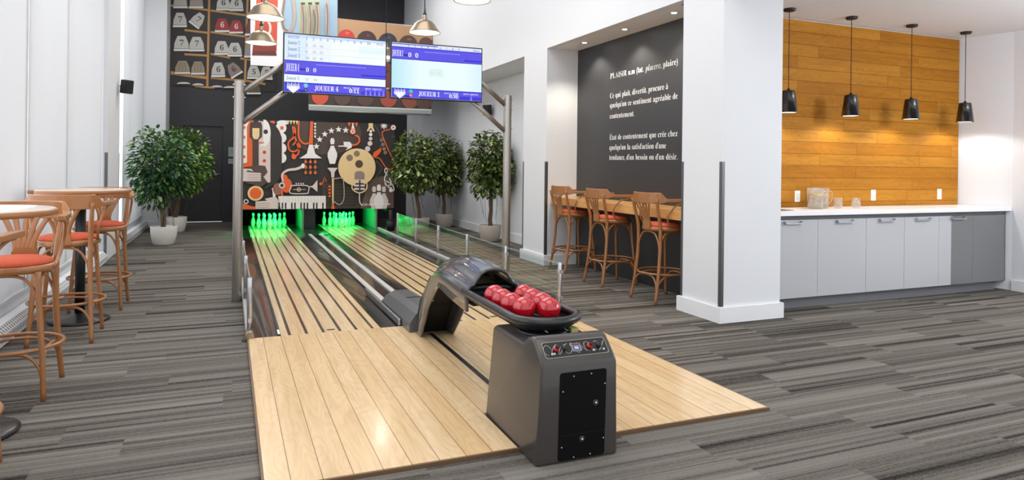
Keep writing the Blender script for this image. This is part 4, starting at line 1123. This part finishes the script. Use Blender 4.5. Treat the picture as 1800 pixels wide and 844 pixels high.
# ================================================================== STOOLS
def make_stool():
    t = thing('bar_stool', (0, 0, 0), 'x', 'bar stool')
    for s_ in (-1, 1):
        pth = catmull([(-.25, s_ * .2, 0), (-.21, s_ * .187, .22), (-.18, s_ * .176, .5), (-.18, s_ * .176, .74), (-.215, s_ * .185, .9), (-.245, s_ * .195, 1.03)], 5)
        MB().tube(pth, [.015 + .003 * math.sin(PI * i / (len(pth) - 1)) for i in range(len(pth))], 10).build('leg', BENT, t)
        pth = catmull([(.205, s_ * .2, 0), (.185, s_ * .187, .25), (.165, s_ * .168, .5), (.155, s_ * .155, .715)], 5)
        MB().tube(pth, [.014 + .003 * i / len(pth) for i in range(len(pth))], 10).build('leg', BENT, t)
        al = catmull([(.15, s_ * .262, 1.0), (.05, s_ * .255, .995), (-.06, s_ * .243, .955), (-.125, s_ * .225, .87), (-.105, s_ * .21, .785), (-.03, s_ * .205, .738), (.05, s_ * .203, .728)], 5)
        MB().tube(al, .0095, 8).build('arm_loop', BENT, t)
    MB().lathe([(0, .705), (.195, .705), (.212, .712), (.214, .735), (.205, .748), (0, .748)], (0, 0, 0), 36).build('seat', BENT, t)
    MB().lathe([(.19, .747), (.197, .757), (.188, .772), (.14, .785), (.06, .790), (0, .791)], (0, 0, 0), 36).build('cushion', FABRIC, t)
    ring = [(.252 * math.cos(a), .252 * math.sin(a), .285) for a in [2 * PI * k / 40 for k in range(40)]]
    MB().tube(ring, .0105, 8, closed=True).build('foot_ring', BENT, t)
    L = {'fl': lambda z: Vector((.205 - .07 * z, .2 - .06 * z, z)), 'fr': lambda z: Vector((.205 - .07 * z, -.2 + .06 * z, z)),
         'bl': lambda z: Vector((-.25 + .14 * z if z < .5 else -.18, .2 - .05 * z, z)), 'br': lambda z: Vector((-.25 + .14 * z if z < .5 else -.18, -.2 + .05 * z, z))}
    for a, c in (('fl', 'fr'), ('bl', 'br'), ('fl', 'bl'), ('fr', 'br')):
        for z0, z1 in ((.10, .268), (.46, .698)):
            p0, p1 = L[a](z0), L[c](z0); q0, q1 = L[a](z1), L[c](z1); zz = z1 - z0
            pts = [p0, p0.lerp(q0, .55) + (p1 - p0) * .05, p0.lerp(q0, .92) + (p1 - p0) * .2, q0.lerp(q1, .5), p1.lerp(q1, .92) + (p0 - p1) * .2, p1.lerp(q1, .55) + (p0 - p1) * .05, p1]
            MB().tube(catmull(pts, 5), .0088, 8).build('brace', BENT, t)
    # wrap-round rail with taller back
    path = catmull([(.19, .272, 0), (.05, .262, 0), (-.10, .245, 0), (-.20, .205, 0), (-.262, .13, 0), (-.285, 0, 0), (-.262, -.13, 0), (-.20, -.205, 0), (-.10, -.245, 0), (.05, -.262, 0), (.19, -.272, 0)], 6)
    b = MB(); vs = []; fs = []
    for i, p in enumerate(path):
        tn = (path[min(i + 1, len(path) - 1)] - path[max(i - 1, 0)]).normalized(); nn = Vector((-tn.y, tn.x, 0))
        back = max(0, min(1, (-.15 - p.x) / .05))
        zt = 1.033 + .06 * back; zb = 1.003 - .018 * back; th = .022 - .012 * back
        for sx_, z in ((-1, zb), (1, zb), (1, zt), (-1, zt)): vs.append((p.x + nn.x * th * sx_, p.y + nn.y * th * sx_, z))
    for i in range(len(path) - 1):
        for k in range(4): fs.append((i * 4 + k, i * 4 + (k + 1) % 4, i * 4 + 4 + (k + 1) % 4, i * 4 + 4 + k))
    fs += [(3, 2, 1, 0), tuple(len(vs) - 4 + k for k in range(4))]
    b.add(vs, fs); b.build('back_rail', BENT, t, bevel=.006)
    # fan-shaped splat
    b = MB()
    for k in range(-2, 3):
        p = catmull([(-.207, k * .020, .79), (-.222, k * .024, .85), (-.248, k * .040, .93), (-.272, k * .058, 1.0)], 4)
        b.tube(p, .0115, 8, flat=(.45, 1.3))
    b.prism([(-.055, .725), (.055, .725), (.058, .79), (.04, .815), (-.04, .815), (-.058, .79)], 'x', -.217, -.199)
    b.build('back_splat', BENT, t)
    return t
st0 = make_stool()
STL = [(4.10, 5.73, 0.06, 'cane-brown bar stool at the oak ledge closest to the right pillar', 'stools at the oak ledge'),
       (4.08, 6.69, 0.02, 'middle bar stool at the oak ledge under the wall text', 'stools at the oak ledge'),
       (4.12, 7.68, 0.05, 'bar stool at the oak ledge farthest from the viewer, by the left pillar', 'stools at the oak ledge'),
       (-1.13, 3.42, PI / 2 , 'bar stool cut off at the bottom left corner in front of the near table', 'stools around the window tables'),
       (-1.14, 4.66, -PI / 2 , 'bar stool behind the near table, its back tucked under the table rim', 'stools around the window tables'),
       (-1.12, 6.00, PI / 2 , 'bar stool with its back to the viewer in front of the far table', 'stools around the window tables'),
       (-1.08, 7.12, -PI / 2 , 'bar stool on the far side of the far table, facing the viewer', 'stools around the window tables')]
for i, (x, y, rz, lb, g) in enumerate(STL):
    o = st0 if i == 0 else copy_tree(st0)
    o.location = (x, y, 0.0); o.rotation_euler = (0, 0, rz); o['label'] = lb; o['group'] = g

# tables
def make_table(x, y, lb, r=.37):
    t = thing('bar_table', (x, y, 0), lb, 'table', 'round bar tables by the window')
    MB().lathe([(0, 1.07), (r - .01, 1.07), (r, 1.075), (r, 1.097), (r - .006, 1.1)], (x, y, 0), 48).build('table_edge', TABLEEDGE, t)
    MB().lathe([(r - .006, 1.0995), (r - .012, 1.103), (0, 1.103)], (x, y, 0), 48).build('tabletop', TABLETOP, t)
    MB().cyl((x, y, .02), .038, 1.04, 20).build('column', BLACK, t)
    MB().lathe([(.22, .001), (.225, .012), (.20, .025), (.08, .045), (.045, .07), (.04, .07)], (x, y, 0), 36).build('base', mat('black_cast_base', (24, 24, 26), .35, coat=.2), t)
    MB().lathe([(.04, 1.03), (.12, 1.05), (.14, 1.07), (0, 1.07)], (x, y, 0), 20).build('mounting_plate', BLACK, t)
make_table(-1.17, 4.02, 'near round bar table cut by the left edge with black pedestal', .37)
make_table(-1.14, 6.58, 'far round bar table beside the window with black pedestal')

# oak ledge in the recess
lg = thing('bar_ledge', (4.22, 6.7, .83), 'thick oak ledge across the recess below the wall text', 'bar ledge')
MB().box(4.03, 4.42, 5.245, 8.185, .83, .93).build('ledge_top', OAK, lg, bevel=.004)
MB().box(4.36, 4.42, 5.245, 8.185, .76, .83).build('wall_cleat', DARK, lg)

# ================================================================== COUNTER
cn = thing('counter_cabinets', (6.4, 5.15, 0), 'light grey base cabinets under the white worktop with steel handles', 'cabinet')
MB().box(4.64, 8.09, 4.925, 5.40, .10, .885).build('carcass', TOE, cn)
MB().box(4.64, 8.07, 4.955, 5.40, 0, .10).build('toe_kick', TOE, cn)
MB().box(8.152, 8.175, 4.905, 4.93, .1, .885).build('end_filler', mat('dark_filler', (84, 85, 88), .5), cn)
DX = [4.655, 5.31, 5.965, 6.52, 7.05, 7.60, 8.152]; HX = [4.985, 5.66, 6.25, 6.79, 7.335, None]
for i in range(6):
    a, c = DX[i] + .0015, DX[i + 1] - .0015
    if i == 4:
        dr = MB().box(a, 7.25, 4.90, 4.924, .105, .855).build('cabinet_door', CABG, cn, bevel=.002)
        MB().box(7.25, c, 4.90, 4.924, .105, .855).build('shaded_door_part', CABD, dr)  # same door continued, with its shade painted as a darker grey
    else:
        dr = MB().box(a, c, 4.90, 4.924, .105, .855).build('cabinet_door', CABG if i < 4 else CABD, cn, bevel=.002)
        if i == 5: dr['label'] = 'end door with shade painted in as darker grey'
    if HX[i]:
        h = HX[i]
        hb = MB().box(h - .11, h + .11, 4.866, 4.876, .818, .83).box(h - .11, h - .098, 4.87, 4.90, .818, .845).box(h + .098, h + .11, 4.87, 4.90, .818, .845)
        hb.build('handle', CHROME, dr)
MB().box(4.64, 8.15, 4.905, 4.92, .86, .895).build('finger_channel', mat('channel_grey', (96, 98, 102), .4), cn)
ct = solo('worktop', MB().prism([(4.64, 4.85), (8.195, 4.85), (8.108, 5.345), (8.10, 5.385), (4.64, 5.385)], 'z', .898, .94), QUARTZ, 'white quartz worktop running along the golden wood wall', 'countertop', bevel=.003)
sk = thing('sink_rim', (4.95, 5.06, .94), 'thin steel sink rim set in the worktop beside the pillar', 'sink')
MB().box(4.72, 5.05, 4.955, 4.965, .941, .944).box(4.72, 5.05, 5.26, 5.27, .941, .944).box(4.72, 4.73, 4.955, 5.27, .941, .944).box(5.04, 5.05, 4.955, 5.27, .941, .944).build('rim', GUARD, sk)
MB().box(4.73, 5.04, 4.965, 5.26, .9405, .942).build('basin', GUARD, sk)
# outlets
for x, z, lb in ((5.545, 1.055, 'white wall outlet on the wood wall left of the pitchers'), (6.665, 1.06, 'white wall outlet in the middle of the wood wall'), (7.755, 1.066, 'white wall outlet at the right end of the wood wall')):
    t = thing('wall_outlet', (x, 5.39, z), lb, 'outlet', 'white outlets on the wood wall')
    MB().box(x - .037, x + .037, 5.386, 5.3945, z - .06, z + .06).build('cover_plate', TRIMW, t, bevel=.003)
    MB().box(x - .018, x + .018, 5.383, 5.387, z - .035, z + .035).build('socket', mat('outlet_white', (226, 226, 224), .4), t)
# pitchers and glasses
def pitcher(x, y, lb):
    t = thing('pitcher', (x, y, .94), lb, 'pitcher', 'glass pitchers of lemon water on the worktop')
    prof = [(.0, .942), (.068, .942), (.072, .95), (.078, 1.05), (.078, 1.14), (.081, 1.15), (.078, 1.15), (.0755, 1.14), (.0755, 1.05), (.070, .953), (0, .950)]
    MB().lathe(prof, (x, y, 0), 28).build('glass_body', CGLASS, t)
    MB().lathe([(.066, .951), (.0735, 1.05), (.0735, 1.095), (0, 1.095)], (x, y, 0), 24).build('lemon_water', WATER, t)
    MB().tube(catmull([(x + .076, y - .02, 1.12), (x + .115, y - .03, 1.11), (x + .125, y - .033, 1.05), (x + .1, y - .028, 1.0), (x + .074, y - .02, .99)], 5), .007, 8).build('handle', CGLASS, t)
    MB().tube([(x - .078, y, 1.135), (x - .1, y, 1.15)], [.012, .008], 8).build('spout', CGLASS, t)
    for k in range(5):
        a = k * 1.3 + x * 9; cx, cy = x + .04 * math.cos(a), y + .04 * math.sin(a)
        o = MB().lathe([(0, -.004), (.03, -.004), (.03, .004), (0, .004)], (cx, cy, 1.088 - .012 * (k % 3)), 14).build('lemon_slice', LEMON, t)
pitcher(5.53, 5.14, 'left glass pitcher of lemon water on the white worktop')
pitcher(5.705, 5.23, 'right glass pitcher of lemon water standing beside the drinking glasses')
for x, y, lb in ((5.88, 5.17, 'short clear drinking glass next to the pitchers'), (6.08, 5.12, 'short clear drinking glass farthest right on the worktop')):
    t = thing('drinking_glass', (x, y, .94), lb, 'glass', 'drinking glasses on the worktop')
    MB().lathe([(0, .9405), (.03, .9405), (.04, .955), (.044, .985), (.040, 1.045), (.038, 1.045), (.041, .985), (.037, .962), (0, .955)], (x, y, 0), 24).build('glass_bowl', CGLASS, t)
    MB().lathe([(0, .956), (.036, .964), (.0395, .980), (0, .980)], (x, y, 0), 20).build('water', CGLASS, t)

# small black pendants over the counter
bp0 = None
for x, lb in ((5.115, 'black cone pendant lamp half hidden by the pillar edge'), (5.962, 'second black cone pendant lamp from the pillar'), (6.865, 'third black cone pendant lamp from the pillar'), (7.752, 'black cone pendant lamp at the right, beyond the wood panelling edge')):
    if bp0 is None:
        t = thing('pendant_lamp', (0, 0, 0), lb, 'pendant lamp', 'black pendants above the counter')
        MB().lathe([(0, 2.905), (.05, 2.905), (.058, 2.915), (.058, 2.93), (0, 2.93)], (0, 0, 0), 24).build('canopy', BLACK, t)
        MB().tube([(0, 0, 2.13), (0, 0, 2.91)], .0035, 6).build('cord', BLACK, t)
        MB().lathe([(.0, 2.14), (.012, 2.14), (.014, 2.125), (.06, 2.118), (.062, 2.112), (.088, 1.90), (.084, 1.90), (.058, 2.108), (0, 2.11)], (0, 0, 0), 32).build('lamp_shade', mat('gloss_black_shade', (26, 22, 22), .25, coat=.3), t)
        MB().lathe([(0, 1.905), (.083, 1.905), (.083, 1.912), (0, 1.912)], (0, 0, 0), 28).build('diffuser', DIFF, t)
        bp0 = t; o = t
    else: o = copy_tree(bp0); o['label'] = lb
    o.location = (x, 5.1, 0)
    light('pendant_beam', 'SPOT', (x, 5.1, 1.895), 15, (1, .97, .9), spot=2.75, blend=.35, radius=.05)

# industrial pendants in the hall
ip0 = None
for x, y, z, lb in ((.37, 8.17, 2.99, 'front brass dome pendant lamp above the left end of the left screen'), (.39, 9.8, 2.97, 'rear brass dome pendant lamp just left of the left screen'),
                    (2.53, 7.22, 3.205, 'dome pendant lamp cut by the top edge of the picture'), (2.37, 8.65, 3.08, 'brass dome pendant lamp hanging above the right screen'),
                    (2.29, 10.65, 3.03, 'dome pendant lamp glimpsed between the two screens')):
    if ip0 is None:
        t = thing('dome_pendant', (0, 0, 0), lb, 'pendant lamp', 'brass dome pendants in the hall')
        MB().lathe([(.024, .245), (.032, .20), (.034, .175), (.055, .168), (.095, .15), (.135, .118), (.16, .075), (.205, .012), (.212, .0), (.205, .002), (.15, .072), (.125, .112), (.085, .142), (.03, .158)], (0, 0, 0), 40).build('lamp_shade', BRASS, t)
        MB().lathe([(.203, .004), (.149, .070), (.123, .108), (.083, .138), (.0, .15)], (0, 0, 0), 36).build('white_inner', LAMPIN, t)
        MB().sphere((0, 0, .06), .045, None, 16, 12, (1, 1, 1.2)).build('bulb', BULB, t)
        MB().lathe([(.0, .33), (.012, .32), (.016, .27), (.022, .26), (.026, .24), (0, .235)], (0, 0, 0), 16).build('socket', BLACK, t)
        MB().tube([(0, 0, .32), (0, 0, 2.62)], .006, 6).build('cord', BLACK, t)
        MB().lathe([(.0, 2.57), (.06, 2.575), (.06, 2.59), (0, 2.59)], (0, 0, 0), 20).build('canopy', BLACK, t)
        ip0 = t; o = t
    else: o = copy_tree(ip0); o['label'] = lb
    o.location = (x, y, z)
    for ch in o.children:                      # let the cord and canopy end at the ceiling
        if ch.name.startswith('canopy'): ch.location.z = 5.6 - z - 2.59
        if ch.name.startswith('cord'): ch.scale.z = (5.58 - z) / 2.62
    light('pendant_glow', 'POINT', (x, y, z + .0), 12, (1, .93, .82), radius=.05)

# ================================================================== SMALL WALL THINGS
def speaker(x, y, z, rz, lb):
    t = thing('wall_speaker', (x, y, z), lb, 'speaker', 'small black wall speakers')
    a = MB().box(-.055, .055, -.07, .07, -.1, .1).build('speaker_cabinet', BLACK, t, bevel=.012)
    g = MB().box(.052, .060, -.06, .06, -.09, .09).build('grille', BLACKM, t)
    br = MB().tube([(-.12, 0, .0), (-.05, 0, 0)], .015, 8).build('wall_bracket', BLACK, t)
    for q in (a, g, br):
        q.data.transform(Matrix.Translation(Vector((x, y, z))))   # builder subtracts the origin, undo it
    t.rotation_euler = (0, .1, rz)
speaker(-1.385, 11.2, 2.42, -.7, 'small black speaker on the left pilaster')
speaker(4.50, 11.9, 2.38, PI + .6, 'small black speaker on the niche wall behind the right gantry arm')
t = thing('wall_alarm', (3.95, 8.66, 2.115), 'small white oval alarm on the white pillar right of the gantry post', 'alarm')
o = MB().lathe([(0, 0), (.06, 0), (.06, .012), (.045, .028), (.02, .034), (0, .035)], (0, 0, 0), 28, axis='x').build('alarm_cover', TRIMW, t)
o.data.transform(Matrix.Translation((3.95, 8.66, 2.115))); o.data.transform(Matrix.Translation((-3.95, -8.66, -2.115)))
o.data.transform(Matrix.Rotation(PI, 4, 'Z')); o.data.transform(Matrix.Scale(1.5, 4, (0, 0, 1))); o.data.transform(Matrix.Translation((3.95, 8.66, 2.115)))
for z0, z1, lb in ((1.46, 1.67, 'upper pale notice beside the dark door'), (1.30, 1.41, 'lower pale notice beside the dark door')):
    t = thing('wall_notice', (.06, 16.3, z0), lb, 'sign', 'notices beside the dark door')
    MB().box(-.01, .14, 16.288, 16.299, z0, z1).build('sheet', mat('notice_grey', (168, 166, 168), .6), t)
    k = MB()
    for i in range(int((z1 - z0) / .03) - 1): k.box(.01, .12, 16.286, 16.2885, z1 - .03 - i * .03, z1 - .022 - i * .03)
    k.build('printed_bars', mat('notice_ink', (110, 108, 112), .6), t)

# ================================================================== FICUS TREES
def ficus(x, y, cx, cy, cz, rx, rz, pr, ph, nleaf, lm, potm, lb, seed, stems=3):
    R = random.Random(seed)
    t = thing('potted_ficus', (x, y, 0), lb, 'plant', 'potted ficus trees along the walls')
    MB().lathe([(0, 0.001), (pr * .72, .001), (pr * .80, .02), (pr * .96, ph * .55), (pr, ph - .01), (pr * .985, ph), (pr * .93, ph), (pr * .92, ph - .04), (0, ph - .04)], (x, y, 0), 36).build('pot', potm, t)
    MB().lathe([(pr * .925, ph - .045), (pr * .5, ph - .03), (0, ph - .025)], (x, y, 0), 24).build('soil', SOIL, t)
    tk = MB(); top = Vector((cx, cy, cz - rz * .55))
    for k in range(stems):
        a = k * 2.1 + seed; pts = []
        for i in range(6):
            f_ = i / 5; r_ = .025 * (1 - f_ * .3)
            base = Vector((x, y, ph - .04)).lerp(top, f_)
            pts.append(base + Vector((r_ * math.cos(a + f_ * 4.5), r_ * math.sin(a + f_ * 4.5), 0)))
        tk.tube(catmull(pts, 4), [.02 - .006 * i / 20 for i in range(21)], 8)
    # branches
    tips = []
    for k in range(26):
        u = R.uniform(-.6, 1); a = R.uniform(0, 2 * PI); rr = math.sqrt(max(0, 1 - u * u)) * R.uniform(.5, .85)
        tip = Vector((cx + rx * rr * math.cos(a), cy + rx * rr * math.sin(a), cz + rz * u * .8))
        mid = top.lerp(tip, .5) + Vector((0, 0, .05)); tk.tube(catmull([top - Vector((0, 0, R.uniform(0, .15))), mid, tip], 3), [.009, .008, .007, .006, .005, .004, .003], 5); tips.append(tip)
    tk.build('trunk', BARK, t)
    vn = MB()
    for k in range(9):
        a = R.uniform(0, 2 * PI); r1 = R.uniform(.08, .22)
        p0 = top + Vector((r1 * math.cos(a), r1 * math.sin(a), R.uniform(0, .1))); p2 = Vector((x + pr * .7 * math.cos(a), y + pr * .7 * math.sin(a), ph + R.uniform(-.02, .2)))
        vn.tube(catmull([p0, p0.lerp(p2, .5) + Vector((R.uniform(-.05, .05), R.uniform(-.05, .05), 0)), p2], 4), .003, 5)
    vn.build('hanging_roots', BARK, t)
    lf = MB(); lf.keep = True
    lob = [(R.uniform(0, 2 * PI), R.uniform(-.9, .9), R.uniform(.85, 1.18)) for _ in range(14)]
    for k in range(nleaf):
        u = R.uniform(-1, 1); a = R.uniform(0, 2 * PI)
        amp = 1.0
        for (la, lu, ls) in lob:
            dd = (math.cos(a - la)) * .5 + .5 - abs(u - lu) * .6
            if dd > .75: amp *= 1 + (ls - 1) * 1.0
        rad = (R.random() ** .42) * amp
        s1 = math.sqrt(1 - u * u)
        p = Vector((cx + rx * rad * s1 * math.cos(a), cy + rx * rad * s1 * math.sin(a), cz + rz * rad * u * (1 if u > 0 else .92)))
        if x < 0: p.x = max(p.x, -1.42)
        elif x > 4: p.x = min(p.x, 4.52)
        dr = (Vector((s1 * math.cos(a), s1 * math.sin(a), u * .6 - .2)) + Vector((R.uniform(-.8, .8), R.uniform(-.8, .8), R.uniform(-.8, .5)))).normalized()
        sd = dr.cross(Vector((R.uniform(-.4, .4), R.uniform(-.4, .4), 1))).normalized()
        up = sd.cross(dr).normalized()
        L_ = R.uniform(.07, .115); W_ = L_ * R.uniform(.22, .3)
        dn = Vector((0, 0, -L_ * .12))
        pts = [p, p + dr * L_ * .35 + sd * W_ + up * .004, p + dr * L_ * .75 + sd * W_ * .75 + dn * .4, p + dr * L_ + dn, p + dr * L_ * .75 - sd * W_ * .75 + dn * .4, p + dr * L_ * .35 - sd * W_ + up * .004, p + dr * L_ * .5 - up * .006 + dn * .2]
        lf.add(pts, [(0, 1, 6), (1, 2, 6), (2, 3, 6), (3, 4, 6), (4, 5, 6), (5, 0, 6)], None, False)
    tag(lf.build('foliage', lm, t), kind=None)
ficus(-.95, 12.1, -1.0, 12.1, 1.20, .47, .62, .20, .30, 2300, LEAFA, POT, 'dark-leaved ficus in a pale pot in front of the other left ficus', 3)
ficus(-.92, 14.2, -.83, 14.2, 1.30, .52, .70, .20, .29, 2300, LEAFB, POT, 'brighter green ficus behind the front left ficus, near the dark door', 5)
ficus(3.49, 12.9, 3.38, 12.9, 1.32, .46, .60, .19, .29, 2200, LEAFC, POTG, 'leftmost ficus on the right side, beside the painted mask', 11)
ficus(4.27, 13.8, 4.23, 13.8, 1.33, .45, .64, .20, .29, 2200, LEAFC, POTG, 'middle ficus of the three on the right side', 17)
ficus(4.26, 11.05, 4.27, 11.05, 1.35, .44, .60, .20, .29, 2200, LEAFC, POTG, 'ficus in the niche behind the right gantry post', 23)
